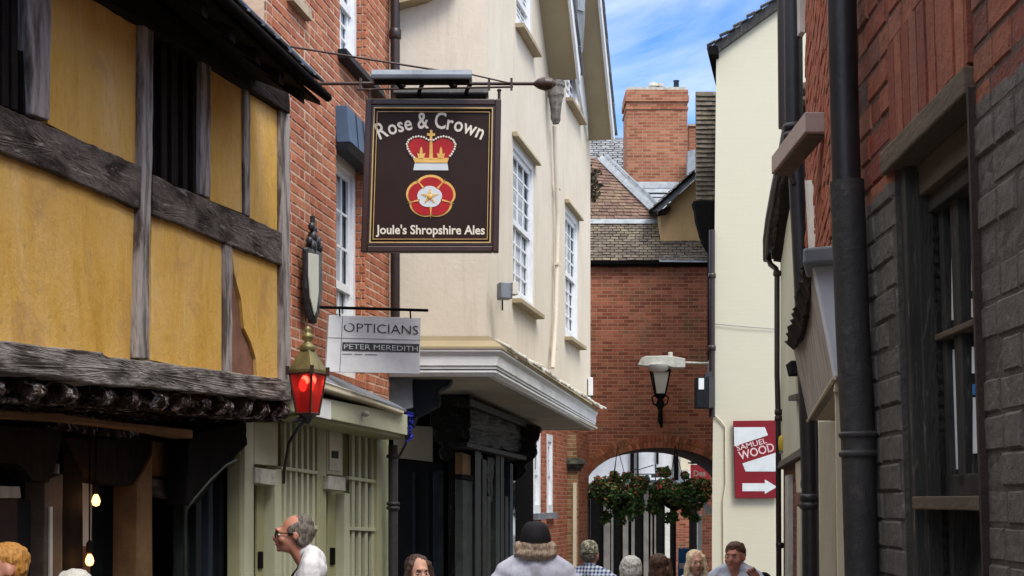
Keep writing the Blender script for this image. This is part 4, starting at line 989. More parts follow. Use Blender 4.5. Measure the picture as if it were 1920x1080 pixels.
for z in (5.6, 4.4): m = MB(); m.lathe((q.x, q.y, z), [(.055, 0), (.065, .01), (.065, .08), (.055, .09)], 12); m.obj('collar', M['pipebrown'], dn)
# thin cables on pale wall
m = MB(); m.tube([P(1336, 607, 23.97), P(1380, 611, 23.96), P(1452, 617, 23.97)], .006, 6); tag(m.obj('cable', M['lead'], None), 'thin grey cable crossing the pale gable wall horizontally', 'cable')
m = MB(); m.tube([P(1340, 778, 23.97), P(1350, 788, 23.97), P(1360, 800, 23.97), P(1361, 905, 23.97), P(1356, 940, 23.97), P(1357, 1060, 23.97)], .014, 6)
tag(m.obj('conduit', M['creamwood'], None), 'thin painted conduit running down the pale gable left of the maroon sign', 'pipe')
# ================================================================== beyond the arch
bh = thing('half_timbered_house', 'white half timbered house with dark posts seen through the arch', 'building', P(1210, 940, 42))
m = MB(); m.prism([P(1060, 905, 42), P(1400, 905, 42), P(1400, 700, 42), P(1060, 700, 42)], Vector((0, 4, 0))); m.obj('wall', M['white'], bh)
m = MB()
for (x0, x1) in ((1182, 1189), (1195, 1197.5), (1231, 1235), (1264, 1272)): m.prism([P(x0, 903 if x0 != 1231 else 870, 41.9), P(x1, 903 if x0 != 1231 else 870, 41.9), P(x1, 700, 41.9), P(x0, 700, 41.9)], Vector((0, .08, 0)))
m.obj('timber_post', M['black'], bh)
m = MB(); m.prism([P(1170, 904, 41.6), P(1300, 908, 41.6), P(1300, 901, 41.6), P(1170, 899, 41.6)], Vector((0, .4, 0))); m.obj('ledge', M['lead'], bh)
m = MB(); m.prism([P(1060, 909, 41.7), P(1400, 909, 41.7), P(1400, 905, 41.7), P(1060, 905, 41.7)], Vector((0, .4, 0))); m.obj('fascia', M['creamwood'], bh)
m = MB(); m.prism([P(1060, 1100, 42), P(1400, 1100, 42), P(1400, 909, 42), P(1060, 909, 42)], Vector((0, .2, 0))); m.obj('shop_glass', M['black'], bh)
m = MB()
for (x0, x1, mt) in ((1132, 1144, 0), (1146, 1150, 0), (1168, 1178, 0), (1184, 1190, 0), (1207, 1216, 0), (1220, 1223, 0), (1227, 1230, 0), (1247, 1256, 1)):
    m.prism([P(x0, 1100, 41.9), P(x1, 1100, 41.9), P(x1, 909, 41.9), P(x0, 909, 41.9)], Vector((0, .1, 0)), mi=mt)
m.obj('shop_post', [mk('grey_shop_post', (.22, .2, .17), (.14, .125, .11), .7), M['whiteold']], bh)
m = MB(); m.prism([P(1268, 1100, 41.85), P(1292, 1100, 41.85), P(1292, 909, 41.85), P(1268, 909, 41.85)], Vector((0, .1, 0))); m.obj('brick_pier', M['brickA'], bh)
m = MB(); m.prism([P(1276, 882, 41.5), P(1300, 882, 41.5), P(1300, 843, 41.5), P(1276, 843, 41.5)], Vector((0, .3, 0)))
m.obj('window_box', M['creamwood'], bh)
m = MB(); pr = [P(x, y, 41.4) for x, y in [(1186, 881), (1200, 880), (1225, 872)]]; m.tube(pr, .015, 6); m.tube([P(1190, 889, 41.4), P(1250, 889, 41.4)], .015, 6); m.tube([P(1229, 870, 41.4), P(1229, 903, 41.4)], .015, 6)
m.box(P(1238, 892, 41.45), (.5, .2, .1)); m.lathe(P(1213, 898, 41.4), [(.05, -.1), (.1, 0), (.04, .12)], 10)
m.obj('tube_lights_bracket', M['tealgrey'], bh)
pr = thing('brick_pier', 'brick pier with white post at the right side inside the archway', 'pier', P(1325, 940, 33))
m = MB(); m.prism([P(1317, 1100, 36), P(1350, 1100, 36), P(1350, 800, 36), P(1317, 800, 36)], Vector((0, 1, 0))); m.obj('shaft', M['brickA'], pr)
m = MB(); m.prism([P(1308, 1100, 33.2), P(1316, 1100, 33.2), P(1316, 965, 33.2), P(1308, 965, 33.2)], Vector((0, .1, 0))); m.obj('white_post', M['white'], pr)
m = MB(); m.prism([P(1322, 962, 31), P(1334, 966, 31), P(1334, 950, 31), P(1318, 940, 31)], Vector((0, .05, 0))); m.obj('bracket_board', M['white'], pr)
# ================================================================== RIGHT 2 : cream cottage with tiled eaves
R2 = Pl(1464, 18.0, 1512, 12.7)
rc = thing('cream_cottage', 'low cream rendered cottage with curving stone tiled eaves between pipe and pale gable', 'building', P(1500, 940, 15))
t0 = R2.tz(1463, 940)[0]; t1 = R2.tz(1560, 940)[0]
def r2z(px, py): return R2.tz(px, py)[1]
zj = 2.35
m = MB(); m.prism([R2.w(t0, zj), R2.w(t1, zj), R2.w(t1, 5.3), R2.w(t0, 5.0)], -R2.n*3); m.obj('upper_wall', M['cream2'], rc)
m = MB(); m.prism([R2.w(t0, -.3, -.04), R2.w(t1, -.3, -.04), R2.w(t1, zj, -.04), R2.w(t0, zj, -.04)], -R2.n*.4)
M['brickR2'] = brickmat('cottage_brick', R2, [(.1, .03, .02), (.19, .06, .04), (.26, .1, .07)], (.2, .13, .1))
m.obj('brick_base', M['brickR2'], rc)
m = MB(); m.prism([R2.w(t0, zj-.05, .06), R2.w(t1, zj-.05, .06), R2.w(t1, zj+.04, .03), R2.w(t0, zj+.04, .03)], -R2.n*.12); m.obj('drip_mould', M['tilebrown'], rc, bevel=.01)
def r2(pts, off, th, mat, name): mm = MB(); pris(mm, R2, pts, off, th); return mm.obj(name, M[mat], rc, bevel=.005)
r2([(1472, 892), (1477, 890), (1477, 1200), (1472, 1200)], .02, .06, 'whiteold', 'window_frame')
r2([(1491, 868), (1511, 856), (1511, 924), (1493, 924)], .02, .06, 'creamwood', 'bracket_box')
r2([(1488, 925), (1500, 925), (1500, 944), (1493, 950), (1490, 942)], .04, .08, 'barebrown', 'corbel')
r2([(1494, 950), (1500, 950), (1500, 1200), (1494, 1200)], .04, .06, 'creamwood', 'window_frame')
r2([(1505, 950), (1512, 950), (1512, 1200), (1506, 1200)], .06, .06, 'creamwood', 'window_frame')
m = MB()
for k in range(24):
    a0 = k/24*6.283; a1 = (k+1)/24*6.283; c = R2.p(1502, 907, .04)
    m.tube([c+R2.d3*.035*math.cos(a0)+Vector((0, 0, .035*math.sin(a0))), c+R2.d3*.035*math.cos(a1)+Vector((0, 0, .035*math.sin(a1)))], .004, 5)
m.obj('iron_ring', M['blackiron'], rc)
r2([(1473, 684), (1483, 676), (1484, 700), (1478, 706)], .1, .12, 'black', 'small_lamp')
r2([(1478, 742), (1492, 738), (1492, 752), (1478, 752)], .08, .1, 'tilebrown', 'stone_block')
# tiled eaves : curved line of stone tiles
m = MB(); ed = [(1438, 478), (1438, 440), (1443, 400), (1452, 350), (1462, 300), (1470, 262), (1477, 225), (1486, 180)]
pts = []
for i, (x, y) in enumerate(ed):
    off = .2+.04*math.sin(i/7*3.1)
    Y = 18-5.6*i/7; pts.append(P(x, y, Y))
rr = random.Random(8); N_ = 26
def along(f):
    f *= len(pts)-1; i = min(int(f), len(pts)-2); return pts[i].lerp(pts[i+1], f-i)
bk = Vector((.42, .06, .24))
for i in range(N_):
    a = along(i/N_); b2 = along((i+.93)/N_); j = Vector((rr.uniform(-.02, .02), 0, rr.uniform(-.01, .02)))
    m.prism([a+j, b2+j, b2+bk+j, a+bk+j], Vector((0, 0, .055)))
    a2 = a+bk*.45+Vector((0, 0, .07)); b3 = b2+bk*.45+Vector((0, 0, .07)); m.prism([a2, b3, b3+bk*3, a2+bk*3], Vector((0, 0, .05)))
    m.prism([a+j*.5+Vector((.06, 0, -.07)), b2+j*.5+Vector((.06, 0, -.07)), b2+Vector((.3, 0, .02)), a+Vector((.3, 0, .02))], Vector((0, 0, .05)))
m.obj('roof_tiles', mk('dark_stone_tile', (.12, .085, .065), (.05, .035, .028), .9, nscale=7, bump=.8, bs=20, island=.4), rc, bevel=.006)
m = MB(); g_ = [p+Vector((-.015, 0, -.06)) for p in pts]; m.tube(g_, .035, 8); m.obj('gutter', M['pipebrown'], rc)
m = MB(); m.prism([p+Vector((.08, 0, -.03)) for p in (pts[0], pts[3], pts[7])]+[pts[7]+Vector((.9, 0, -.1)), pts[0]+Vector((.6, 0, -.1))], Vector((0, 0, -.05))); m.obj('eaves_soffit', M['wooddark'], rc)
dq = thing('drainpipe', 'dark brown swan-necked downpipe beside the pale gable and maroon sign', 'drainpipe', P(1458, 940, 17.7))
m = MB(); m.tube([P(1441, 470, 17.9), P(1441, 486, 17.9), P(1445, 496, 17.85), P(1455, 504, 17.75), P(1457, 514, 17.7), P(1457, 700, 17.7), P(1459, 780, 17.7), P(1461, 1200, 17.7)], .034, 12); m.obj('pipe', M['pipebrown'], dq)
for y in (518, 778, 790, 1028): 
    m = MB(); q = P(1457+(y-500)*.01, y, 17.7); m.lathe(q, [(.04, 0), (.05, .01), (.05, .06), (.04, .07)], 12); m.obj('collar', M['pipebrown'], dq)
ya = thing('alarm_beacon', 'small yellow plastic lamp beside the downpipe right of the maroon sign', 'beacon', P(1466, 832, 17.4))
m = MB(); m.lathe(P(1467, 846, 17.4), [(.03, 0), (.045, .02), (.05, .1), (.045, .17), (.02, .19)], 12); m.obj('lens', M['yellowplastic'], ya); m = MB(); m.box(P(1467, 848, 17.4), (.06, .08, .03)); m.obj('base', M['lead'], ya)

# ================================================================== RIGHT 3 : narrow brick house with shop fascia
R3 = Pl(1514, 9.4, 1570, 6.0)
bn = thing('narrow_brick_house', 'narrow orange brick house behind the big downpipe with a bricked window sill', 'building', P(1560, 940, 7.5))
ta = R3.tz(1512, 940)[0]; tb = R3.tz(1620, 940)[0]
if ta > tb: ta, tb = tb, ta
M['brickR3'] = geobrick('orange_brick', [(0, (.3, .07, .035)), (.5, (.42, .12, .06)), (1, (.36, .14, .09))], grime=(.22, .09, .055))
m = MB(); bricks(m, R3, ta, tb, 2.92, 5.6, seed=31, jit=.004); m.obj('brick_facing', M['brickR3'], bn)
m = MB(); m.prism([R3.w(ta, 2.91), R3.w(tb, 2.91), R3.w(tb, 5.6), R3.w(ta, 5.6)], -R3.n*2.5); m.prism([R3.w(ta, 2.46, -.12), R3.w(tb, 2.46, -.12), R3.w(tb, 2.905, -.12), R3.w(ta, 2.905, -.12)], -R3.n*2.3); m.prism([R3.w(ta, -.3, -.4), R3.w(tb, -.3, -.4), R3.w(tb, 2.455, -.4), R3.w(ta, 2.455, -.4)], -R3.n*2.0); m.obj('wall', mk('tan_mortar', (.36, .24, .17), (.26, .16, .11), .95, bump=.5), bn)
m = MB(); m.prism([R3.p(1509, 338, .03), R3.p(1516, 338, .03), R3.p(1520, 466, .03), R3.p(1516, 466, .03)], -R3.n*.1); m.obj('white_trim', M['whiteold'], bn); m = MB(); m.prism([P(1498, -60, 9.6), P(1511, -60, 9.6), P(1511, 60, 9.6), P(1500, 60, 9.6)], Vector((0, .15, 0))); m.obj('window_frame', M['whiteold'], bn)
m = MB(); m.box(((P(1508, 0, 7).x+P(1556, 0, 7).x)/2+.0, 7.45, ZC+(HY-229)/F*7), (P(1554, 0, 7).x-P(1508, 0, 7).x, .9, .1)); so = m.obj('stone_sill', mk('pinkish_pale_stone', (.42, .33, .3), (.34, .26, .23), .85, bump=.3), bn, bevel=.006)
m = MB(); m.box(((P(1510, 0, 7).x+P(1556, 0, 7).x)/2+.0, 7.46, ZC+(HY-229)/F*7-.054), (P(1548, 0, 7).x-P(1514, 0, 7).x, .86, .01)); m.obj('sill_underside', M['tilebrown'], so)
# pipe 2 between cottage and narrow house
p2 = thing('drainpipe', 'thick black soil pipe between the cream cottage and narrow brick house', 'drainpipe', P(1505, 940, 9.8))
m = MB(); m.tube([P(1486, -80, 9.75), P(1489, 240, 9.75), P(1492, 252, 9.75), P(1499, 400, 9.75), P(1506, 540, 9.75), P(1515, 760, 9.75), P(1520, 920, 9.75), P(1524, 1400, 9.75)], .063, 16); m.obj('pipe', M['blackiron'], p2)
for (x, y) in ((1489, 262), (1489, 246), (1520, 955), (1520, 940)): m = MB(); m.lathe(P(x, y, 9.75), [(.064, 0), (.078, .01), (.078, .04), (.064, .05)], 14); m.obj('collar', M['blackiron'], p2)
m = MB(); m.tube([P(1476, 300, 9.7), P(1483, 330, 9.7), P(1488, 345, 9.7)], .02, 8); m.tube([P(1470, -80, 9.95), P(1473, 240, 9.95)], .05, 10); m.obj('branch_pipe', M['pipebrown'], p2)
# fascia of the shop
fs_ = thing('old_shop_fascia', 'weathered blank shop fascia with crumbling dark edge and pale blue side board', 'fascia', P(1530, 700, 7.5))
FP = Pl(1515, 9.4, 1567, 6.0)
near_t = P(1500, 540, 6.1)
A_ = P(1566, 706, 6.0); B_ = P(1516, 788, 9.4); C_ = P(1492, 640, 9.3); D_ = P(1526, 495, 6.0)
m = MB(); m.prism([A_, B_, P(1486, 648, 9.3), P(1502, 560, 8.0), P(1521, 500, 6.1)], Vector((.05, .02, 0))); m.obj('board', M['greyboard'], fs_)
m = MB(); m.prism([P(1526, 497, 5.98), P(1582, 497, 5.98), P(1586, 706, 5.98), P(1567, 706, 5.98)], Vector((0, .05, 0))); m.obj('end_board', M['bluewhite'], fs_, bevel=.004)
m = MB(); m.tube([A_+Vector((-.005, -.01, -.005)), B_+Vector((-.005, 0, -.005))], .009, 8); m.obj('bottom_bead', M['creamwood'], fs_)
m = MB(); m.prism([P(1505, 465, 5.9), P(1578, 458, 5.9), P(1578, 491, 5.9), P(1505, 496, 5.9)], Vector((.085, .35, 0))); m.obj('lead_cap', M['lead'], fs_, bevel=.012)
m = MB(); rr = random.Random(5)
edge = [(1508, 500, 6.05), (1503, 520, 6.5), (1497, 550, 7.0), (1490, 585, 7.6), (1482, 615, 8.3), (1474, 645, 9.2)]
inn = [(1532, 500, 6.0), (1520, 540, 6.5), (1512, 580, 7.0), (1504, 610, 7.6), (1496, 640, 8.3), (1488, 656, 9.2)]
sub = 40; E = []; I = []
def lerpl(L, f):
    f *= len(L)-1; i = min(int(f), len(L)-2); return P(*L[i]).lerp(P(*L[i+1]), f-i)
for i in range(sub+1):
    f = i/sub; E.append(lerpl(edge, f)+Vector((rr.uniform(-.018, .012), 0, rr.uniform(-.01, .02)))); I.append(lerpl(inn, f)+Vector((rr.uniform(-.01, .01), 0, 0)))
for i in range(sub): m.prism([E[i], E[i+1], I[i+1], I[i]], Vector((.12, .04, .05+rr.uniform(0, .02))))
m.obj('crumbling_cornice', M['crust'], fs_)
m = MB(); m.prism([A_+Vector((0, 0, .0)), B_, B_+Vector((.5, .1, 0)), A_+Vector((.5, .1, 0))], Vector((0, 0, .03))); m.obj('fascia_soffit', M['creamwood'], fs_)
sp_ = thing('cream_shop_pilaster', 'cream painted wooden pilaster under the old fascia beside the big downpipe', 'pilaster', P(1570, 940, 6.3))
m = MB(); m.prism([P(1534, 790, 6.9), P(1567, 790, 6.9), P(1571, 1500, 6.9), P(1540, 1500, 6.9)], Vector((.06, .2, 0))); m.obj('back_board', M['creamwood'], sp_, bevel=.005)
m = MB(); m.prism([P(1565, 735, 6.1), P(1592, 735, 6.1), P(1602, 1500, 6.1), P(1574, 1500, 6.1)], Vector((.12, .5, 0))); m.obj('front_board', M['creamwood'], sp_, bevel=.005)
m = MB(); m.prism([P(1567, 708, 6.05), P(1600, 708, 6.05), P(1600, 735, 6.05), P(1562, 735, 6.05)], Vector((.12, .5, 0))); m.obj('capital', M['creamwood'], sp_, bevel=.005)

# ================================================================== RIGHT 4 : near brick wall, black painted, with window
KX = .032
RW = Pl(1600, 4.026, 1920, 2.579, k=KX)
rw = thing('black_painted_brick_building', 'red brick wall painted black below with a tall dark sash window, close on the right', 'building', (1.3, 3.2, 0))
M['brickR'] = geobrick('red_brick_painted_black', [(0, (.18, .045, .03)), (.4, (.28, .07, .04)), (.75, (.36, .12, .06)), (1, (.2, .09, .07))], paint=(2.665, (.075, .067, .062), (.125, .112, .104)), grime=(.11, .05, .04))
tS = RW.tz(1592, 940)[0]; tE = RW.tz(2400, 940)[0]   # far end, near end
sg = 1 if tE > tS else -1
if sg < 0: raise RuntimeError('orient')
tw0 = RW.tz(1697, 940)[0]; tw1 = RW.tz(1851, 940)[0]
zl0 = RW.tz(1677, 320)[1]; zl1 = RW.tz(1837, 165)[1]
zLint = (zl0+zl1)/2
zT = 4.4
lint_h = .06; sold = .235
def sk(t, z, a, b): return tw0-.02 < t < tw1+.0 and z < zLint+lint_h+sold+.004
m = MB()
bricks(m, RW, tS, tw0-.004, -.4, zT, seed=41, jit=.003, proud=.0025, jt=.0055, bl=.2)
def sk2(t, z, a, b): return False
zs = zLint+lint_h+sold
bricks(m, RW, tw0-.0, tw1, zs+.004, zT, seed=42, jit=.003, proud=.0025, jt=.0055, bl=.2)
bricks(m, RW, tw1+.006, tE+1.5, -.4, zT, seed=43, jit=.003, proud=.0025, jt=.0055, bl=.2)
# soldier course above lintel
t = tw0; rr = random.Random(3)
while t < tw1-.01:
    b_ = min(t+.065, tw1); p = .01+rr.uniform(-.002, .003); za, zb2 = zLint+lint_h, zs
    o = [RW.w(t, za, -.02), RW.w(b_, za, -.02), RW.w(b_, zb2, -.02), RW.w(t, zb2, -.02)]
    q = [RW.w(t+.003, za+.003, p), RW.w(b_-.003, za+.003, p), RW.w(b_-.003, zb2-.003, p), RW.w(t+.003, zb2-.003, p)]
    f = [[4, 5, 6, 7], [0, 1, 5, 4], [1, 2, 6, 5], [2, 3, 7, 6], [3, 0, 4, 7]]
    if (q[1]-q[0]).cross(q[3]-q[0]).dot(RW.n) < 0: f = [x[::-1] for x in f]
    m.add(o+q, f); t += .0695
m.obj('brick_facing', M['brickR'], rw, sub=2, disp=.004, dscale=.02)
M['mortarR'] = geobrick('sooty_mortar', [(0, (.1, .06, .05)), (1, (.1, .06, .05))], paint=(2.665, (.045, .039, .036), (.08, .071, .065)))
m = MB()
for (a, b_, p, q) in ((tS, tw0, -.4, zT), (tw1, tE+1.5, -.4, zT), (tw0, tw1, zLint+lint_h, zT)):
    m.prism([RW.w(a, p, 0), RW.w(b_, p, 0), RW.w(b_, q, 0), RW.w(a, q, 0)], -RW.n*.34)
m.obj('wall', M['mortarR'], rw)
m = MB(); m.prism([RW.w(tS, -.4, -1.6), RW.w(tE+1.5, -.4, -1.6), RW.w(tE+1.5, zT, -1.6), RW.w(tS, zT, -1.6)], -RW.n*2); m.prism([RW.w(tS, -.4, -.345), RW.w(tS, -.4, -1.6), RW.w(tS, zT, -1.6), RW.w(tS, zT, -.345)], RW.d3*.1); m.obj('inner_mass', M['black'], rw)
m = MB(); e1 = RW.w(tE+1.5, 0); m.prism([Vector((e1.x, e1.y, -.4)), Vector((e1.x-.1, -9, -.4)), Vector((e1.x-.1, -9, zT)), Vector((e1.x, e1.y, zT))], Vector((.4, 0, 0))); m.obj('rear_wall', brickmat('rear_brick', RW, [(.1, .04, .03), (.16, .06, .04), (.22, .08, .05)], (.1, .09, .08)), rw)
# narrow brown-black strip at near jamb
m = MB(); m.prism([RW.w(tw1, -.4, .016), RW.w(tw1+.014, -.4, .016), RW.w(tw1+.014, zLint+.01, .016), RW.w(tw1, zLint+.01, .016)], -RW.n*.03); m.obj('jamb_edge', mk('brown_black_edge', (.055, .035, .03), (.03, .02, .018), .8, bump=.6), rw, disp=.006, sub=4, dscale=.05)
# lintel
m = MB(); m.prism([RW.w(tw0-.06, zLint, .02), RW.w(tw1-.001, zLint, .02), RW.w(tw1-.001, zLint+lint_h-.004, .02), RW.w(tw0-.06, zLint+lint_h-.004, .02)], -RW.n*.2); m.obj('lintel', M['lintel'], rw, bevel=.005, sub=3, disp=.004, dscale=.05)
# window: outer frame, moulded, sash
def rwbox(t0, t1, z0, z1, o0, o1, mat, name, par=None, bev=.003, **kw):
    mm = MB(); mm.prism([RW.w(t0, z0, o1), RW.w(t1, z0, o1), RW.w(t1, z1, o1), RW.w(t0, z1, o1)], -RW.n*(o1-o0)); return mm.obj(name, M[mat], par or rw, bevel=bev, **kw)
gO = -.1
def gt(px): return RW.tz(px, 940, gO)[0]
win = rwbox(tw0, tw0+.045, -.3, zLint, -.14, -.012, 'darkframe', 'window', sub=3, disp=.003, dscale=.05)
win['label'] = 'tall dark sash window with peeling black paint'
rwbox(tw0+.045, tw0+.065, -.3, zLint-.02, -.16, -.035, 'darkframe', 'frame', win)
gl = gt(1762)
rwbox(tw0+.065, gl, -.3, zLint-.03, -.18, gO+.035, 'darkframe', 'frame', win)
rwbox(tw0, tw1, zLint-.075, zLint-.001, -.18, -.04, 'lintel', 'head', win)
rwbox(tw0+.045, tw1, zLint-.115, zLint-.076, -.2, -.06, 'darkframe', 'head_bead', win)
zr0 = RW.tz(1745, 643, -.08)[1]; zsill = RW.tz(1800, 930, -.02)[1]
rwbox(gl-.02, tw1+.1, zr0-.006, zr0+.009, -.16, gO+.035, 'lintel', 'meeting_rail', win)
rwbox(gl, tw1+.1, zsill+.0, zsill+.05, -.2, gO+.02, 'darkframe', 'bottom_rail', win)
rwbox(tw0+.065, tw1-.002, zsill-.03, zsill-.0, -.2, .0, 'lintel', 'sill', win)
for (xa, xb) in ((1776, 1783), (1798, 1812)):
    a_, b_ = RW.tz(xa, 940, gO+.02)[0], RW.tz(xb, 940, gO+.02)[0]
    rwbox(a_, b_, zsill+.02, zLint-.1, -.19, gO+.02, 'darkframe', 'glazing_bar', win)
rwbox(gl-.02, tw1+.3, zsill, zLint-.1, -.2, gO, 'glass', 'pane', win, bev=0)
for (xa, xb, ya, yb, mt, nm) in ((1784, 1796, 372, 600, 'whiteold', 'painted_pale_reflection'), (1786, 1796, 655, 880, 'bluewhite', 'painted_pale_reflection'), (1820, 1836, 300, 338, 'maroon', 'painted_colour_reflection'), (1820, 1836, 340, 352, 'white', 'painted_colour_reflection'), (1820, 1836, 354, 372, 'pinkred', 'painted_colour_reflection'), (1821, 1837, 400, 436, 'conc', 'painted_colour_reflection'), (1821, 1837, 438, 545, 'sill', 'painted_colour_reflection'), (1821, 1838, 560, 595, 'whiteold', 'painted_colour_reflection'), (1822, 1839, 650, 700, 'bluewhite', 'painted_colour_reflection'), (1823, 1840, 720, 740, 'blue', 'painted_colour_reflection'), (1824, 1841, 745, 850, 'bluewhite', 'painted_colour_reflection')):  # coloured strips laid on the pane stand in for bright reflections in the glass
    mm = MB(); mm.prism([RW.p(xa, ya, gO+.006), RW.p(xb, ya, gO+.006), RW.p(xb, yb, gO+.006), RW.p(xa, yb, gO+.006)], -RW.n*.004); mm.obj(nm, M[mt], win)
# strips above are a painted reflection of the street on inner pane
rwbox(tw0-.0, tw1, -.3, zsill-.03, -.33, -.32, 'black', 'cellar_opening', rw, bev=0)
rwbox(tw0+.075, tw0+.1, -.3, zsill-.03, -.3, -.08, 'darkframe', 'jamb', rw)
# big downpipe
p1 = thing('drainpipe', 'large dark grey cast iron downpipe with banded collar on the near right brick corner', 'drainpipe', P(1620, 940, 3.95))
m = MB(); Yp = 3.72; m.tube([P(1577, -80, Yp), P(1583, 200, Yp), P(1587, 340, Yp)], .037, 20); m.obj('upper_pipe', M['blackiron'], p1)
m = MB(); m.tube([P(1588, 340, Yp), P(1598, 600, Yp), P(1609, 830, Yp), P(1622, 1300, Yp)], .0435, 24); m.obj('pipe', M['pipe'], p1)
m = MB(); q = P(1611, 858, Yp)
m.lathe(q, [(.0435, -.012), (.045, 0), (.052, .004), (.052, .014), (.045, .018), (.047, .05), (.052, .054), (.053, .062), (.048, .066), (.0435, .068)], 24)
m.box(q+Vector((.06, .03, .035)), (.05, .03, .05)); m.obj('collar', M['pipe'], p1, bevel=.002)

# ------------------------------------------------------------------ lettering
def text_geo(s, size=1.0, bold=0.0, cond=1.0, shear=0):
    cu = bpy.data.curves.new('t', 'FONT'); cu.body = s; cu.size = size; cu.offset = bold; cu.resolution_u = 3; cu.shear = shear; cu.space_character = 1.0
    ob = bpy.data.objects.new('t', cu); me = ob.to_mesh()
    vs = [Vector((v.co.x*cond, v.co.y, 0)) for v in me.vertices]; fs = [list(p.vertices) for p in me.polygons]
    ob.to_mesh_clear(); bpy.data.objects.remove(ob); bpy.data.curves.remove(cu)
    return vs, fs
def twidth(s, size, bold, cond):
    vs, _ = text_geo(s+'|', size, bold, cond); v2, _ = text_geo('|', size, bold, cond)
    return (max(v.x for v in vs)-max(v.x for v in v2)) if vs else 0
def lettering(mb, s, o, ux, uy, un, height, width=None, bold=.0, shear=0, fill=None, align='C', th=.003):
    """flat text: o = centre, ux/uy unit vectors, cap height, total width"""
    vs, fs = text_geo(s, 1, bold, 1, shear)
    x0 = min(v.x for v in vs); x1 = max(v.x for v in vs); cap = .72
    ky = height/cap; kx = (width/(x1-x0)) if width else ky
    b = []
    for v in vs: b.append(o+ux*((v.x-(x0+x1)/2)*kx)+uy*((v.y-cap/2)*ky)+un*th)
    if ux.cross(uy).dot(un) < 0: fs = [f[::-1] for f in fs]
    mb.add(b, fs)
def shape(mb, pts, o, ux, uy, un, d, th=.004, mi=0):
    mb.prism([o+ux*x+uy*y+un*(d+th) for x, y in pts], -un*th, mi)

# ------------------------------------------------------------------ pub sign
SY = 10.95
sg_ = thing('pub_sign', 'square brown hanging pub sign reading Rose and Crown with crown and red rose', 'sign', P(808, 330, SY))
TL, TR, BR, BL = P(687, 187, SY), P(940, 188, SY), P(935, 474, SY), P(677, 474, SY)
Qs = [BL, BR, TR, TL]; un = Vector((0, -1, 0))
m = MB(); qbox(m, Qs, un, .03, .97, .03, .97, -.02, .01); m.obj('board', M['signbrown'], sg_)
m = MB()
for a in ((0, .045, 0, 1), (.955, 1, 0, 1), (.045, .955, 0, .04), (.045, .955, .96, 1)): qbox(m, Qs, un, *a, -.035, .04)
m.obj('frame', M['signframe'], sg_, bevel=.008)
m = MB()
for a in ((.06, .068, .06, .945), (.932, .94, .06, .945), (.068, .932, .06, .067), (.068, .932, .938, .945)): qbox(m, Qs, un, *a, .01, .032)
for a in ((.083, .087, .085, .92), (.913, .917, .085, .92), (.087, .913, .085, .0885), (.087, .913, .9165, .92)): qbox(m, Qs, un, *a, .01, .022)
m.obj('gold_lines', M['gold'], sg_)
m = MB()
for a in ((.046, .06, .045, .96), (.94, .954, .045, .96), (.06, .94, .045, .06), (.06, .94, .945, .96)): qbox(m, Qs, un, *a, .0, .028)
m.obj('inner_frame', M['signframe'], sg_)
ux = (TR-TL).normalized(); uy = Vector((0, 0, 1)); px1 = F/SY
O = P(808, 330, SY)+un*.011
def sx(px, py): return ((px-808)/px1, (330-py)/px1)
# arched title
m = MB(); ttl = 'Rose & Crown'; bold = .016; sz = 40/px1/.72*.98
full = twidth(ttl, 1, bold, 1); Wd = 198/px1; kx = Wd/full
Rr = 220/px1; cx0, cy0 = sx(808, 241+220)
for i, chx in enumerate(ttl):
    if chx == ' ': continue
    x0 = twidth(ttl[:i], 1, bold, 1) if i else 0; x1 = twidth(ttl[:i+1], 1, bold, 1)
    xm = ((x0+x1)/2-full/2)*kx; th_ = xm/Rr
    vs, fs = text_geo(chx, 1, bold, 1); big = chx in 'RC&'
    xc = (max(v.x for v in vs)+min(v.x for v in vs))/2
    b = []
    for v in vs:
        lx = (v.x-xc)*kx*1.0; ly = v.y*28/px1/.72*(1.12 if big else 1.0)
        X = math.sin(th_)*(Rr+ly)+math.cos(th_)*lx; Yy = math.cos(th_)*(Rr+ly)-math.sin(th_)*lx
        b.append(O+ux*(cx0+X)+uy*(cy0+Yy)+un*.003)
    m.add(b, fs if ux.cross(uy).dot(un) > 0 else [f[::-1] for f in fs])
m.obj('title_lettering', M['cream_letter'], sg_)
m = MB(); x, y = sx(807, 431); lettering(m, "Joule's Shropshire Ales", O+ux*x+uy*y, ux, uy, un, 17/px1, 204/px1, .022); m.obj('brewery_lettering', M['cream_letter'], sg_)
# crown
cr = MB()
def spx(pts): return [sx(a, b_) for a, b_ in pts]
shape(cr, spx([(778, 306), (839, 306), (841, 320), (775, 320)]), O, ux, uy, un, 0)
crown = cr.obj('crown_band', M['silver'], sg_)
m = MB(); shape(m, spx([(777, 296), (768, 284), (766, 270), (775, 262), (790, 260), (805, 268), (812, 268), (827, 260), (842, 262), (851, 270), (849, 284), (840, 298)]), O, ux, uy, un, 0, .005); m.obj('crown_cap', M['signred'], crown)
m = MB()
shape(m, spx([(774, 297), (842, 297), (839, 306), (778, 306)]), O, ux, uy, un, .004)
shape(m, spx([(806, 264), (811, 264), (812, 300), (805, 300)]), O, ux, uy, un, .006)
shape(m, spx([(806.5, 245), (811, 245), (811, 251), (816, 251), (816, 256), (811, 256), (811, 266), (806, 266), (806, 256), (801, 256), (801, 251), (806.5, 251)]), O, ux, uy, un, .006)
for c in (790, 827): shape(m, spx([(c-5, 298), (c-8, 288), (c-3, 290), (c-2, 280), (c, 276), (c+2, 280), (c+3, 290), (c+8, 288), (c+5, 298)]), O, ux, uy, un, .006)
m.obj('crown_gold', M['goldpaint'], crown)
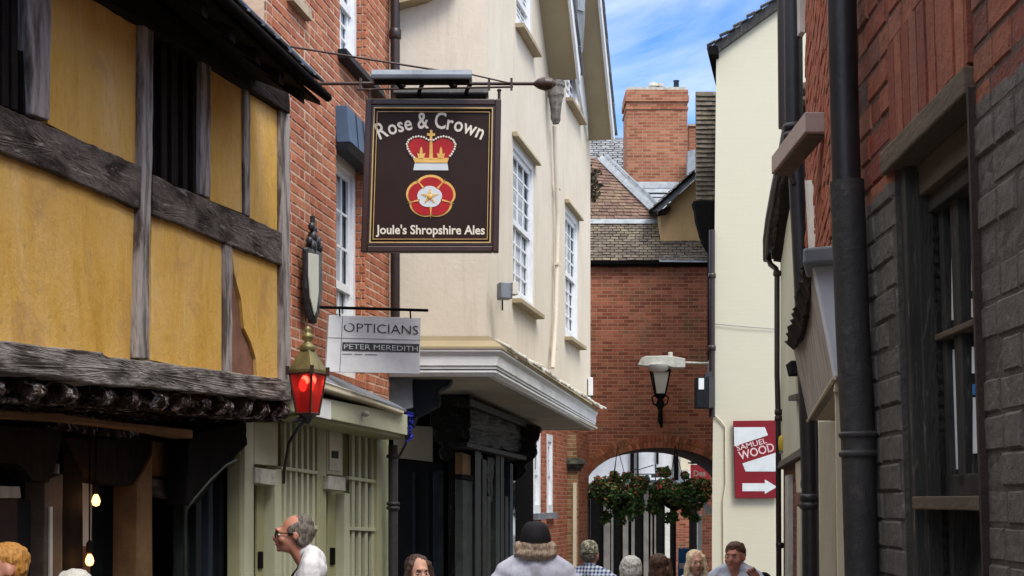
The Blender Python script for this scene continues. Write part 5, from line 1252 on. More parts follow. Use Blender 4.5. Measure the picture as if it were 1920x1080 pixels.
m = MB(); L_ = [(777, 297), (770, 290), (765, 281), (763, 272), (767, 264), (775, 259), (785, 257), (795, 259), (804, 264), (813, 264), (822, 259), (832, 257), (842, 259), (850, 264), (854, 272), (852, 281), (847, 290), (841, 297)]
for i in range(len(L_)-1):
    for f in (0, .5):
        x = L_[i][0]+(L_[i+1][0]-L_[i][0])*f; y = L_[i][1]+(L_[i+1][1]-L_[i][1])*f; xx, yy = sx(x, y); m.ell(O+ux*xx+uy*yy+un*.006, (.0095, .006, .0095), 8, 6)
m.obj('crown_pearls', M['cream_letter'], crown)
# Tudor rose
def rosepts(cx, cy, r, amp, n=5, rot=math.pi/2, N=80):
    out = []
    for i in range(N):
        a = 2*math.pi*i/N; rad = r*(1-amp+amp*abs(math.cos(n*(a-rot)/2))**.55); out.append(sx(cx+rad*math.cos(a)*1.02, cy-rad*.88*math.sin(a)))
    return out
m = MB(); shape(m, rosepts(808, 369, 46, .12), O, ux, uy, un, 0, .004); rose = m.obj('rose_backing', M['goldpaint'], sg_)
m = MB(); shape(m, rosepts(808, 370, 42, .16), O, ux, uy, un, .003, .006); m.obj('rose_petals', M['signred'], rose)
m = MB(); shape(m, rosepts(806, 370, 23, .08), O, ux, uy, un, .009, .004); m.obj('rose_heart', M['silver'], rose)
m = MB()
for k in range(5):
    a = math.pi/2+math.pi/5+2*math.pi*k/5; c_, s_ = math.cos(a), math.sin(a)
    shape(m, spx([(808+22*c_-2*s_, 370-.88*(22*s_+2*c_)), (808+22*c_+2*s_, 370-.88*(22*s_-2*c_)), (808+47*c_, 370-.88*47*s_)]), O, ux, uy, un, .009, .004)
    a += math.pi/5; c_, s_ = math.cos(a), math.sin(a)
    shape(m, spx([(806+6*c_-3*s_, 370-(6*s_+3*c_)), (806+6*c_+3*s_, 370-(6*s_-3*c_)), (806+17*c_, 370-15*s_)]), O, ux, uy, un, .013, .003)
m.obj('rose_gold', M['goldpaint'], rose); m = MB(); xx, yy = sx(806, 370); m.ell(O+ux*xx+uy*yy+un*.014, (.022, .008, .022), 12, 8); m.obj('rose_centre', M['goldpaint'], rose)
# hangers
m = MB()
for x in (693, 936): m.tube([P(x, 188, SY), P(x, 168, SY)], .012, 8); m.lathe(P(x, 172, SY), [(.012, 0), (.02, .01), (.012, .02)], 8)
m.obj('hanger', M['signframe'], sg_)
# rod and stays
rd = thing('sign_rod', 'long thin iron rod carrying the pub sign from brick wall to stone bracket', 'rod', P(600, 157, 11.6))
a = P(560, 157, SY); e_ = P(1022, 157, SY)
m = MB(); m.tube([a, P(700, 156.5, SY), e_], .013, 10); m.tube([P(668, 168, SY), P(962, 163, SY)], .008, 8); m.obj('rod', M['signframe'], rd)
m = MB(); m.lathe(Vector(e_), [(.01, -.07), (.04, -.045), (.055, -.01), (.045, .03), (.02, .055), (.012, .07)], 14, 'Y')
m2 = MB()
for (r, d) in (): pass
m = MB(); prf = [(.012, -.09), (.04, -.05), (.055, 0), (.042, .05), (.014, .08)]; vs = []
for i in range(len(prf)-1): m.tube([e_+Vector((prf[i][1], 0, 0)), e_+Vector((prf[i+1][1], 0, 0))], [prf[i][0], prf[i+1][0]], 12)
m.obj('finial', M['signframe'], rd)
for x in (676, 917, 959): m = MB(); m.box(P(x, 158, SY), (.018, .03, .09)); m.obj('clamp', M['signframe'], rd)
q = CS.p(1050, 156, 0)
m = MB(); m.tube([P(500, 75, 10.0), P(530, 85, 10.4), P(640, 103, 10.7), P(835, 134, SY)], .008, 8)
tag(m.obj('stay_wire', M['signframe'], None), 'upper thin stay wire from the pub eaves down to the sign rod', 'wire')
m = MB(); m.tube([P(885, 140, 10.75), P(960, 157, SY)], .006, 6); tag(m.obj('stay_wire', M['signframe'], None), 'short stay wire at the right end of the front sign light', 'wire')
# trough lights either side of the sign
for (x0, x1, y0, y1, Y, lb) in ((697, 885, 134, 152, 10.78, 'upper blue-grey trough light above the front of the pub sign'), (738, 916, 167, 181, 11.2, 'lower grey trough light behind the top of the pub sign')):
    tl = thing('trough_light', lb, 'sign light', P((x0+x1)/2, y1, Y), 'trough lights over the pub sign')
    m = MB(); yy0 = P(0, y0, Y).z; yy1 = P(0, y1, Y).z; xa = P(x0, 0, Y).x; xb = P(x1, 0, Y).x; s = 1 if Y < SY else -1; hh = yy0-yy1
    pr = [(-.07*s, yy1), (-.08*s, yy1+hh*.4), (-.05*s, yy0), (.03*s, yy0), (.06*s, yy1+hh*.3), (.05*s, yy1)]
    m.prism([Vector((xa, Y+d, z)) for d, z in pr], Vector((xb-xa, 0, 0))); m.obj('casing', M['lead'] if s > 0 else M['pipe'], tl, bevel=.006)
    m = MB(); m.box(((xa+xb)/2, Y, yy1-.006), (xb-xa-.04, .09, .01)); m.obj('lip', M['black'], tl)
    m = MB()
    for x in (x0+45, x1-45):
        q = P(x, y1, Y); m.tube([q, Vector((q.x+.03, (q.y+SY)/2, q.z+(-.02 if s > 0 else .03))), Vector((q.x+.05, SY, P(0, 160, SY).z))], .016, 8)
    m.obj('bracket', M['black'], tl)
# ------------------------------------------------------------------ opticians sign
OY = 11.6
op = thing('opticians_sign', 'white projecting opticians sign with a grey name band, hung from a thin black bar', 'sign', P(700, 640, OY))
# slightly turned board (left edge nearer)
q0, q1, q2, q3 = P(611, 697, 11.3), P(787, 701, 11.75), P(789, 596, 11.75), P(617, 591, 11.3)
Qo = [q0, q1, q2, q3]; un2 = (q1-q0).cross(q3-q0).normalized()
if un2.y > 0: un2 = -un2
ux2 = (q1-q0).normalized(); uy2 = Vector((0, 0, 1))
m = MB(); qbox(m, Qo, un2, 0, 1, 0, 1, -.03, 0); bo = m.obj('board', M['white'], op, bevel=.003)
m = MB(); qbox(m, Qo, un2, .14, .146, .0, 1, 0, .002); qbox(m, Qo, un2, 0, .139, .6, .607, 0, .002); qbox(m, Qo, un2, .147, 1, .6, .607, 0, .002); m.obj('joint_line', M['lead'], bo)
def oc(u, v): return qp(Qo, u, v, un2, .0)
Wo = (q1-q0).length; Ho = (q3-q0).length
m = MB(); lettering(m, 'OPTICIANS', oc(.565, .79), ux2, uy2, un2, Ho*.17, Wo*.8, -.006, th=.003); m.obj('lettering', M['pipe'], bo)
m = MB(); qbox(m, Qo, un2, .155, .985, .38, .53, 0, .003); m.obj('name_band', mk('grey_band', (.06, .06, .07), None, .5, bump=0), bo)
m = MB(); lettering(m, 'PETER MEREDITH', oc(.57, .455), ux2, uy2, un2, Ho*.095, Wo*.79, .0, th=.005); m.obj('name_lettering', M['silver'], bo)
m = MB()
for i, (u, w) in enumerate(((.16, .1), (.29, .08), (.4, .13))): qbox(m, Qo, un2, u, u+w, .315, .33, 0, .002)
m.obj('small_print', M['leadpale'], bo)
m = MB(); m.tube([P(600, 576, 11.25), P(802, 582, 11.8)], .012, 8)
for (x, y, Y) in ((636, 577, 11.35), (769, 581, 11.7)): m.tube([P(x, y, Y), P(x+1, y+16, Y)], .007, 6)
m.obj('bar', M['black'], op)
# ------------------------------------------------------------------ wall shield
ws = thing('framed_wall_plaque', 'narrow ornate black iron frame holding a pale shield on the brick wall above the lantern', 'plaque', BP.p(590, 500, .05))
m = MB(); pris(m, BP, [(578, 462), (606, 472), (605, 560), (600, 590), (591, 608), (580, 585), (577, 540)], .1, .05); m.obj('frame', M['blackiron'], ws, bevel=.02, sub=2, disp=.02, dscale=.04)
m = MB(); pris(m, BP, [(580, 474), (598, 478), (598, 545), (594, 582), (590, 592), (583, 560), (580, 520)], .115, .012); m.obj('shield', mk('pale_shield', (.55, .56, .47), (.48, .5, .4), .5, bump=.05), ws, bevel=.004)
m = MB(); rr = random.Random(3)
for (x, y, r) in ((586, 412, .02), (584, 425, .03), (589, 432, .03), (586, 445, .045), (580, 452, .03), (592, 456, .045), (597, 450, .025), (584, 463, .05), (598, 466, .035)):
    m.ell(BP.p(x, y, .08), (r*.9, r*.7, r*1.2), 10, 8)
m.tube([BP.p(586, 405, .08), BP.p(587, 470, .08)], .02, 8); m.tube([BP.p(587, 466, .08), BP.p(579, 480, .09), BP.p(577, 520, .09), BP.p(579, 560, .09), BP.p(588, 604, .09)], [.03, .022, .018, .022, .03], 8); m.obj('scrollwork', M['blackiron'], ws)
# ------------------------------------------------------------------ brass lantern with red glass
LY = 9.9
ln = thing('brass_wall_lantern', 'brass topped wall lantern with glowing red glass at the corner of the yellow pub', 'lantern', P(578, 700, LY))
c = P(577, 700, LY); k = LY/F
def lz(y): return P(0, y, LY).z-c.z
a4 = math.radians(20)
m = MB(); m.lathe(c, [(.07, lz(776)), (.076, lz(774)), (.125, lz(700)), (.12, lz(698))], 4, sm=False, ang0=a4); m.obj('red_glass', M['redglass'], ln)
m = MB(); m.lathe(c, [(.132, lz(700)), (.136, lz(694)), (.11, lz(682)), (.055, lz(658)), (.045, lz(655))], 4, sm=False, ang0=a4); m.obj('hood', M['brass'], ln, bevel=.004)
m = MB(); m.lathe(c, [(.05, lz(658)), (.06, lz(651)), (.035, lz(645)), (.02, lz(640)), (.045, lz(634)), (.04, lz(628)), (.015, lz(622)), (.03, lz(618)), (.008, lz(612))], 12); m.obj('finial', M['brass'], ln)
m = MB()
for kx_ in range(4):
    a = a4+math.pi/2*kx_; ca_, sa_ = math.cos(a), math.sin(a)
    m.tube([c+Vector((.078*ca_, .078*sa_, lz(776))), c+Vector((.127*ca_, .127*sa_, lz(699)))], .008, 6)
    q = c+Vector((.14*ca_, .14*sa_, lz(696))); m.box(q, (.025, .025, .06))
    b1 = a+math.pi/2; cb_, sb_ = math.cos(b1), math.sin(b1)
    for (r_, y_) in ((.078, 776), (.127, 701)): m.tube([c+Vector((r_*ca_, r_*sa_, lz(y_))), c+Vector((r_*cb_, r_*sb_, lz(y_)))], .01, 6)
m.obj('cage', M['signframe'], ln)
m = MB(); m.lathe(c, [(.075, lz(777)), (.04, lz(783)), (.012, lz(795))], 8); m.tube([P(577, 785, LY), P(560, 800, LY), P(542, 830, LY+.1), P(533, 880, LY+.3), P(532, 905, LY+.4)], .012, 8); m.tube([P(577, 782, LY), P(548, 790, LY)], .018, 8); m.obj('bracket', M['blackiron'], ln)
m = MB(); m.ell(P(572, 722, LY), (.03, .03, .045)); m.obj('lamp', emis('red_hot_lamp', (1, .12, .07), 1.6), ln)
li = bpy.data.lights.new('lantern_glow', 'POINT'); li.energy = .35; li.color = (1, .25, .15); li.shadow_soft_size = .03
lo = bpy.data.objects.new('lantern_glow', li); COL.objects.link(lo); lo.location = P(577, 712, LY); lo.parent = ln; lo.matrix_parent_inverse = Matrix.Translation(-ln.location)
# ------------------------------------------------------------------ samuel wood sign
WY = 23.9
sw = thing('maroon_arrow_sign', 'maroon Samuel Wood sign with silver shapes and a white arrow on the pale gable', 'sign', P(1416, 860, WY))
q0, q1, q2, q3 = P(1379, 934, WY), P(1459, 934, WY), P(1459, 788, WY), P(1375, 789, WY)
m = MB(); m.prism([q0, q1, q2, q3], Vector((0, .05, 0))); m.obj('board', M['maroon'], sw, bevel=.004)
def wsh(mb, pts, d=.004): mb.prism([P(x, y, WY-d) for x, y in pts], Vector((0, .004, 0)))
m = MB(); wsh(m, [(1376, 801), (1434, 801), (1440, 816), (1377, 837)]); wsh(m, [(1392, 869), (1457, 848), (1457, 884), (1398, 884)]); m.obj('silver_shape', M['silver'], sw)
m = MB(); wsh(m, [(1392, 906), (1434, 906), (1434, 899), (1457, 913), (1434, 926), (1434, 921), (1392, 921)]); m.obj('arrow', M['silver'], sw)
m = MB(); an = math.radians(15); u = Vector((math.cos(an), 0, math.sin(an))); v_ = Vector((-math.sin(an), 0, math.cos(an)))
lettering(m, 'SAMUEL', P(1409, 833, WY), u, v_, Vector((0, -1, 0)), 10*WY/F, 58*WY/F, .01, th=.006); lettering(m, 'WOOD', P(1418, 846, WY), u, v_, Vector((0, -1, 0)), 16*WY/F, 68*WY/F, .015, th=.006)
m.obj('lettering', mk('pinkish_white_lettering', (.7, .5, .5), None, .5, bump=0), sw)
# ------------------------------------------------------------------ street luminaire and wall lantern, floodlight
sl = thing('street_luminaire', 'lichened oblong street light on a short arm reaching left from the gable corner', 'street light', P(1345, 690, 24.2))
LYs = 24.3; m = MB()
m.prism([P(x, y, LYs-.12) for x, y in [(1197, 684), (1203, 671), (1211, 667.5), (1252, 666.5), (1268, 669), (1285, 672), (1285, 689), (1262, 689), (1252, 686), (1210, 686)]], Vector((0, .24, 0)))
m.lathe(P(1257, 668, LYs), [(.04, 0), (.045, .05), (.03, .07)], 10); m.obj('casing', M['conc'], sl, bevel=.03)
m = MB(); m.lathe(P(1234, 697, LYs), [(.1, 0), (.16, .03), (.19, .08), (.2, .11)], 16); m.obj('lens', M['frost'], sl)
m = MB(); m.tube([P(1283, 680, LYs), P(1340, 682, LYs)], .022, 8); m.obj('arm', M['conc'], sl)
m = MB(); m.prism([P(1330, 674, LYs), P(1357, 674, LYs), P(1354, 701, LYs), P(1332, 701, LYs)], Vector((0, .35, 0))); m.obj('mounting_box', M['lead'], sl, bevel=.01)
wl_ = thing('tapered_wall_lantern', 'black tapered glass lantern on a bracket on the red brick above the arch', 'lantern', P(1238, 740, 29.4))
wy = 29.2; c = P(1238, 738, wy); f_ = wy/F
m = MB(); m.lathe(c, [(.13, 0), (.235, 40*f_)], 4, sm=False, ang0=math.pi/4); m.obj('glass', M['frost'], wl_)
m = MB(); m.lathe(c, [(.285, 40*f_), (.28, 43*f_), (.2, 50*f_), (.1, 56*f_), (.04, 60*f_)], 4, sm=False, ang0=math.pi/4)
for k in range(4):
    a = math.pi/4+k*math.pi/2; m.tube([c+Vector((.14*math.cos(a), .14*math.sin(a), 0)), c+Vector((.25*math.cos(a), .25*math.sin(a), 40*f_))], .018, 6)
m.lathe(c, [(.15, -.03), (.15, 0)], 4, sm=False, ang0=math.pi/4); m.obj('frame', M['black'], wl_)
m = MB(); m.lathe(c, [(.02, -.62), (.05, -.55), (.04, -.35), (.09, -.2), (.05, -.12), (.14, -.03)], 10); m.tube([P(1240, 790, wy), P(1240, 800, 29.6), P(1240, 770, 29.98)], .03, 8)
for s in (-1, 1): m.tube([c+Vector((0, 0, -.3)), c+Vector((.14*s, 0, -.2)), c+Vector((.17*s, 0, -.08)), c+Vector((.1*s, 0, -.03))], .018, 6)
m.obj('bracket', M['black'], wl_)
fb2 = thing('black_equipment_box', 'black wall box with a small white label hanging at the gable corner by the lantern', 'box', P(1325, 735, 23.6))
m = MB(); m.prism([P(1306, 764, 23.6), P(1328, 765, 23.6), P(1328, 706, 23.6), P(1306, 707, 23.6)], Vector((0, .3, 0))); m.obj('casing', M['tealdk'], fb2, bevel=.01)
m = MB(); m.prism([P(1329, 765, 23.65), P(1341, 764, 23.8), P(1341, 706, 23.8), P(1329, 706, 23.65)], Vector((0, .25, 0))); m.obj('side', M['pipe'], fb2, bevel=.01)
m = MB(); m.prism([P(1310, 730, 23.59), P(1320, 730, 23.59), P(1320, 709, 23.59), P(1310, 709, 23.59)], Vector((0, .005, 0))); m.obj('label_plate', M['white'], fb2)
m = MB(); m.prism([P(1322, 706, 23.7), P(1336, 706, 23.7), P(1336, 695, 23.7), P(1322, 700, 23.7)], Vector((0, .15, 0))); m.obj('hanger', M['pipe'], fb2)
# ------------------------------------------------------------------ red shop sign and blue poster beyond the arch
rs = thing('red_projecting_sign', 'small bright red projecting sign beyond the arch above the right hanging basket', 'sign', P(1312, 885, 34.5))
m = MB(); m.prism([P(1295, 905, 34.5), P(1331, 906, 34.5), P(1331, 872, 34.5), P(1295, 871, 34.5)], Vector((0, .06, 0))); m.prism([P(1296, 870, 34.5), P(1329, 870, 34.5), P(1329, 864, 34.5), P(1296, 864, 34.5)], Vector((0, .1, 0)), mi=1); m.obj('board', [M['pinkred'], M['lead']], rs)
m = MB(); lettering(m, 'Dea', P(1312, 887, 34.5), Vector((1, 0, 0)), Vector((0, 0, 1)), Vector((0, -1, 0)), 11*33/F, 24*33/F, .02, th=.005); m.obj('lettering', M['cream_letter'], rs)
m = MB(); m.tube([P(1290, 868, 34.5), P(1360, 868, 34.5)], .02, 6); m.obj('arm', M['black'], rs)
bp_ = thing('blue_poster_board', 'blue and white poster board in the lane beyond the arch', 'poster', P(1283, 1050, 31.5))
m = MB(); m.prism([P(1271, 1120, 31.5), P(1294, 1120, 31.5), P(1294, 1028, 31.5), P(1272, 1028, 31.5)], Vector((0, .05, 0))); m.obj('board', M['blue'], bp_)
m = MB(); m.prism([P(1274, 1066, 31.48), P(1292, 1066, 31.48), P(1292, 1056, 31.48), P(1274, 1056, 31.48)], Vector((0, .01, 0))); m.obj('white_strip', M['white'], bp_)
# ------------------------------------------------------------------ hanging baskets
leaf = mk('basket_leaves', (.07, .16, .04), (.028, .08, .025), .6, nscale=3, island=.6, bump=0)
leafl = mk('light_basket_leaves', (.22, .32, .09), (.12, .21, .06), .6, nscale=3, island=.5, bump=0)
flow = mk('red_orange_blossom', (.55, .09, .07), (.4, .17, .1), .6, nscale=3, island=.6, bump=0)
flow2 = mk('purple_petunia', (.05, .02, .1), (.03, .015, .05), .6, nscale=3, island=.4, bump=0)
def basket(cx_, cy_, w, h, Y, lb, seed):
    c = P(cx_, cy_, Y); b_ = thing('hanging_basket', lb, 'hanging basket', c, 'flower baskets hanging in the archway')
    rr = random.Random(seed); A = w*Y/F/2; H = h*Y/F/2
    lobes = [((-.78+1.56*(k+rr.random()*.8)/11)*A, rr.uniform(-.4, .4)*A, rr.uniform(-.45, .6)*H, rr.uniform(.4, .62)) for k in range(12)]+[(rr.uniform(-.8, .8)*A, rr.uniform(-.3, .3)*A, -rr.uniform(.6, .95)*H, .26) for _ in range(5)]+[(rr.uniform(-.8, .8)*A, 0, rr.uniform(.7, 1.15)*H, .2) for _ in range(5)]
    def leaves(n, mat, name, zlo, zhi, s0, s1):
        m = MB()
        for i in range(n):
            lb_ = lobes[rr.randrange(22) if rr.random() < .35 else rr.randrange(12)]
            while True:
                v = Vector((rr.gauss(0, 1), rr.gauss(0, 1), rr.gauss(0, 1)))
                if v.length > .1: break
            v = v.normalized()*rr.uniform(.6, 1.05)
            p = Vector((lb_[0]+v.x*lb_[3]*A*.7, lb_[1]+v.y*lb_[3]*A*.6, lb_[2]+v.z*lb_[3]*H*.9))
            if not zlo*H < p.z < zhi*H*1.2: continue
            s = rr.uniform(s0, s1); u_ = Vector((rr.gauss(0, 1), rr.gauss(0, 1), rr.gauss(0, .6))).normalized(); w_ = u_.cross(Vector((rr.gauss(0, 1), rr.gauss(0, 1), rr.gauss(0, 1)))).normalized()
            q = c+p; m.poly([q-u_*s, q-u_*s*.2+w_*s*.55, q+u_*s, q-u_*s*.2-w_*s*.55])
        m.obj(name, mat, b_)
    leaves(3600, leaf, 'foliage', -1.5, 1.5, .035, .065); leaves(900, leafl, 'young_leaves', -1.4, 1.4, .03, .055)
    leaves(2200, flow, 'blossom', .3, 1.5, .025, .045); leaves(500, flow, 'low_blossom', -.7, .3, .025, .045); leaves(300, flow2, 'dark_blossom', -.5, .5, .03, .045)
    m = MB(); m.lathe(c+Vector((0, 0, -.12)), [(.05, -.16), (.2, -.08), (.27, .1), (.28, .12)], 16); m.obj('bowl', M['wooddark'], b_)
    m = MB()
    for k in range(3):
        a = k*2.094; m.tube([c+Vector((.27*math.cos(a), .27*math.sin(a), 0)), c+Vector((0, 0, H+.55))], .007, 5)
    m.tube([c+Vector((0, 0, H+.5)), Vector((c.x, c.y, arcz(cx_)))], .01, 6); m.obj('chain', M['black'], b_)
def arcz(px):
    return ZC+(HY-840)/F*30.5
basket(1158, 934, 98, 92, 29.7, 'left of the two hanging flower baskets in the archway, red blossom on top', 1)
basket(1266, 932, 108, 86, 29.7, 'right of the two hanging flower baskets in the archway, below the red sign', 2)
# ================================================================== PEOPLE
def ground_z(Y): return -.02*max(0, Y-6)
DG = None
def fuse(mb, voxel, smooth=4, name='body'):
    """grow one continuous surface from overlapping tapered forms"""
    me = bpy.data.meshes.new(name); me.from_pydata([v[:] for v in mb.v], [], mb.f)
    o = bpy.data.objects.new('tmp', me); COL.objects.link(o)
    r = o.modifiers.new('r', 'REMESH'); r.mode = 'VOXEL'; r.voxel_size = voxel; r.use_smooth_shade = True
    s = o.modifiers.new('s', 'SMOOTH'); s.iterations = smooth; s.factor = .5
    dg = bpy.context.evaluated_depsgraph_get(); dg.update()
    ev = o.evaluated_get(dg); em = bpy.data.meshes.new_from_object(ev)
    bpy.data.objects.remove(o); bpy.data.meshes.remove(me)
    em.name = name
    return em
def meshobj(me, name, mats, parent, disp=0, dscale=.03):
    for x in mats: me.materials.append(x)
    o = bpy.data.objects.new(name, me); COL.objects.link(o); o.parent = parent
    if disp:
        tx = bpy.data.textures.get('cl%g' % dscale) or bpy.data.textures.new('cl%g' % dscale, 'CLOUDS'); tx.noise_scale = dscale
        b = o.modifiers.new('d', 'DISPLACE'); b.texture = tx; b.strength = disp; b.texture_coords = 'LOCAL'
    return o
def skinmat(name, c, red=.5):
    t = NT(name); n = t.noise(t.tc.outputs['Object'], 22, 5, .6)
    col = t.mix(t.ramp(n, [(.35, 0), (.7, red)]), c, (c[0]*.9, c[1]*.62, c[2]*.55)); t.base(col); t.set(.5, 0, .4)
    t.b.inputs['Subsurface Weight'].default_value = .12; t.b.inputs['Subsurface Radius'].default_value = (.02, .008, .004); t.b.inputs['Subsurface Scale'].default_value = .4
    t.bump(t.noise(t.tc.outputs['Object'], 120, 4), .15, .004); return t.m
def hairmat(name, c1, c2):
    t = NT(name); v = t.mapping((60, 60, 6)); n = t.noise(v, 1.6, 5, .65, .3)
    t.base(t.ramp(n, [(.34, c1), (.66, c2)])); t.set(.5, 0, .4); t.bump(n, .9, .01); return t.m
def clothmat(name, c, c2=None, check=None):
    t = NT(name); v = t.tc.outputs['Object']
    if check:
        sp = t.n('SeparateXYZ'); t.l(v, sp.inputs[0]); xs = []
        for ax, off in (('X', 0), ('Z', 0)):
            a = t.math('ABSOLUTE', t.math('SINE', t.math('MULTIPLY', sp.outputs[ax], 3.14159/check))); xs.append(t.math('GREATER_THAN', a, .72))
        ssum = t.math('MULTIPLY', t.math('ADD', xs[0], xs[1]), .5)
        col = t.ramp(ssum, [(0, c), (.5, tuple((a+b)/2 for a, b in zip(c, c2))), (1, c2)])
    else:
        col = t.mix(t.ramp(t.noise(v, 6, 4), [(.4, 0), (.7, 1)]), c, c2 or tuple(x*.88 for x in c))
    t.base(col); t.set(.9, 0, .15)
    m2 = t.mapping((1, 1, .45)); t.bump(t.noise(m2, 11, 4, .5, .8), .8, .03); return t.m
TRS = clothmat('dark_trousers', (.03, .035, .05)); SHO = mk('dark_shoe', (.03, .025, .02), None, .5, bump=.1)
EYE = mk('eye_white', (.7, .68, .64), None, .2, bump=0); IRI = mk('dark_iris', (.03, .02, .015), None, .1, bump=0)
LIP = mk('lips', (.36, .1, .08), None, .4, bump=0)
def person(px, ytop, Y, rot, label, skin, shirt, hair=None, style='short', female=False, arms=None, headturn=0, extra=None, vox=.011, width=1.0, shirt_name='shirt', shrug=0.045, fwd=0.0):
    top = P(px, ytop, Y); gz = ground_z(Y); H = top.z-gz; s = H/1.75
    root = thing('person', label, 'person', (top.x, Y, gz)); root.rotation_euler = (0, 0, rot); root.scale = (s, s, s)
    w = .92 if female else 1.0; w *= width
    arms = arms or {}
    L = arms.get('L', [(-.185*w, .01, 1.395), (-.25*w, .03, 1.12), (-.26*w, -.06, .88)])
    Rr_ = arms.get('R', [(.185*w, .01, 1.395), (.25*w, .03, 1.12), (.26*w, -.06, .88)])
    b = MB()
    b.ell((0, .0, 1.27), (.16*w, .105, .19)); b.ell((0, -.01, 1.08), (.14*w, .1, .18)); b.ell((0, .005, .95), (.158*w, .115, .12))
    b.cap2((-.15*w, .01, 1.4), (.15*w, .01, 1.4), .06, .06)
    b.cap2((0, .025, 1.4), (0, -.8*fwd, 1.57 if not fwd else 1.55), .06 if not female else .05, .055 if not female else .045)
    for sd in (-1, 1):
        b.cap2((0, .025, 1.475), (sd*.15*w, .012, 1.415), .048, .05)
        b.cap2((sd*.09, 0, .93), (sd*.1, -.015, .5), .088, .055); b.cap2((sd*.1, -.015, .5), (sd*.105, .02, .1), .056, .038)
        b.ell((sd*.11, -.06, .05), (.045, .125, .045))
    for A in (L, Rr_):
        b.cap2(A[0], A[1], .052, .042); b.cap2(A[1], A[2], .041, .028)
    # head
    if shrug or fwd: b.cap2((0, .03, 1.47), (0, -fwd*.7, 1.56), .058, .055)
    ht = Matrix.Rotation(headturn, 3, 'Z')
    def hd(p): p = Vector(p); q = ht@Vector((p.x, p.y-.01, 0)); return Vector((q.x, q.y+.01-fwd, p.z))
    def he(c, r): b.ell(hd(c), r, 24, 16, rot=ht)
    he((0, .02, 1.655), (.077, .096, .094)); he((0, -.03, 1.61), (.064, .07, .09)); he((0, -.045, 1.553), (.046, .048, .036))
    he((0, -.092, 1.537), (.02, .016, .018))
    b.cap2(hd((0, -.098, 1.645)), hd((0, -.12, 1.604)), .010, .0155); he((0, -.1, 1.66), (.05, .014, .014))
    for sd in (-1, 1):
        he((sd*.08, .012, 1.622), (.011, .02, .033)); he((sd*.04, -.068, 1.6), (.028, .026, .028)); he((sd*.013, -.108, 1.6), (.01, .012, .009))
    he((0, -.1, 1.575), (.024, .012, .007)); he((0, -.098, 1.565), (.022, .012, .007))
    me = fuse(b, vox, 3, 'body')
    # hands: palm + five separate fingers, appended to the same mesh
    hb = MB()
    for A, sd in ((L, -1), (Rr_, 1)):
        e, wv = Vector(A[1]), Vector(A[2]); d = (wv-e).normalized(); side = d.cross(Vector((0, 1, 0))).normalized() if abs(d.y) < .9 else Vector((1, 0, 0)); nrm = d.cross(side)
        inn = -Vector((sd, 0, 0)); nrm = (inn-d*inn.dot(d)).normalized() if arms.get('grip') is None or sd == -1 else Vector((0, -1, .1)).normalized()
        side = d.cross(nrm).normalized()
        if side.y > 0: side = -side
        pc = wv+d*.05; rm = Matrix((side, nrm, d)).transposed()
        hb.ell(pc, (.042, .015, .052), 14, 10, rot=rm)
        curl = .5 if not (arms.get('grip') and sd == 1) else 1.25
        for i, (o, ln_) in enumerate(((-.03, .062), (-.01, .074), (.011, .07), (.031, .054))):
            p0 = pc+d*.042-side*o; a1 = d*math.cos(curl*.5)+nrm*math.sin(curl*.5); a2 = d*math.cos(curl*1.2)+nrm*math.sin(curl*1.2); a3 = d*math.cos(curl*1.9)+nrm*math.sin(curl*1.9)
            p1 = p0+a1*ln_*.45; p2 = p1+a2*ln_*.32; p3 = p2+a3*ln_*.23
            hb.tube([p0-a1*.012, p0, p1, p2, p3, p3+a3*.005], [.009, .0095, .0088, .008, .0065, .003], 8)
        t0_ = pc-d*.025+side*.036; hb.tube([t0_, t0_+side*.022+d*.02+nrm*.01, t0_+side*.03+d*.045+nrm*.022, t0_+side*.032+d*.056+nrm*.026], [.013, .011, .009, .004], 8)
    import bmesh
    bm = bmesh.new(); bm.from_mesh(me)
    vs = [bm.verts.new(v) for v in hb.v]
    for f in hb.f:
        try: fc = bm.faces.new([vs[i] for i in f]); fc.smooth = True
        except ValueError: pass
    bm.to_mesh(me); bm.free()
    body = meshobj(me, 'body', [skin], root)
    # clothes
    c = MB(); g_ = .014
    c.ell((0, .0, 1.26), (.16*w+g_+.006, .105+g_+.008, .2)); c.ell((0, -.01, 1.08), (.145*w+g_+.012, .105+g_+.014, .2)); c.ell((0, 0, .95), (.16*w+g_+.006, .118+g_, .1))
    c.cap2((-.155*w, .01, 1.395), (.155*w, .01, 1.395), .06+g_, .06+g_)
    for sd, A in ((-1, L), (1, Rr_)):
        c.cap2((sd*.035, .028, 1.452+shrug), (sd*.155*w, .014, 1.41+shrug*.5), .046+g_*.6, .05+g_)
        if fwd or shrug: c.cap2((0, .038, 1.455+shrug*.3), (0, .03-fwd*.5, 1.5+shrug*.25), .078, .066)
        if shrug: c.ell((sd*.07*w, .03, 1.38+shrug*.6), (.1*w, .09, .09))
        a0, a1 = Vector(A[0]), Vector(A[1]); c.cap2(a0, a0.lerp(a1, .82), .054+g_+.006, .052+g_)
    sm = fuse(c, vox, 3, shirt_name); meshobj(sm, shirt_name, [shirt], root, .014, .12)
    tr = MB()
    tr.ell((0, .005, .93), (.165*w, .125, .12))
    for sd in (-1, 1): tr.cap2((sd*.09, 0, .9), (sd*.1, -.015, .5), .1, .072); tr.cap2((sd*.1, -.015, .5), (sd*.105, .015, .12), .072, .062)
    meshobj(fuse(tr, .016, 2, 'trousers'), 'trousers', [TRS], root)
    sh_ = MB()
    for sd in (-1, 1): sh_.ell((sd*.11, -.06, .045), (.054, .14, .05))
    sh_.obj('shoes', SHO, None).parent = root
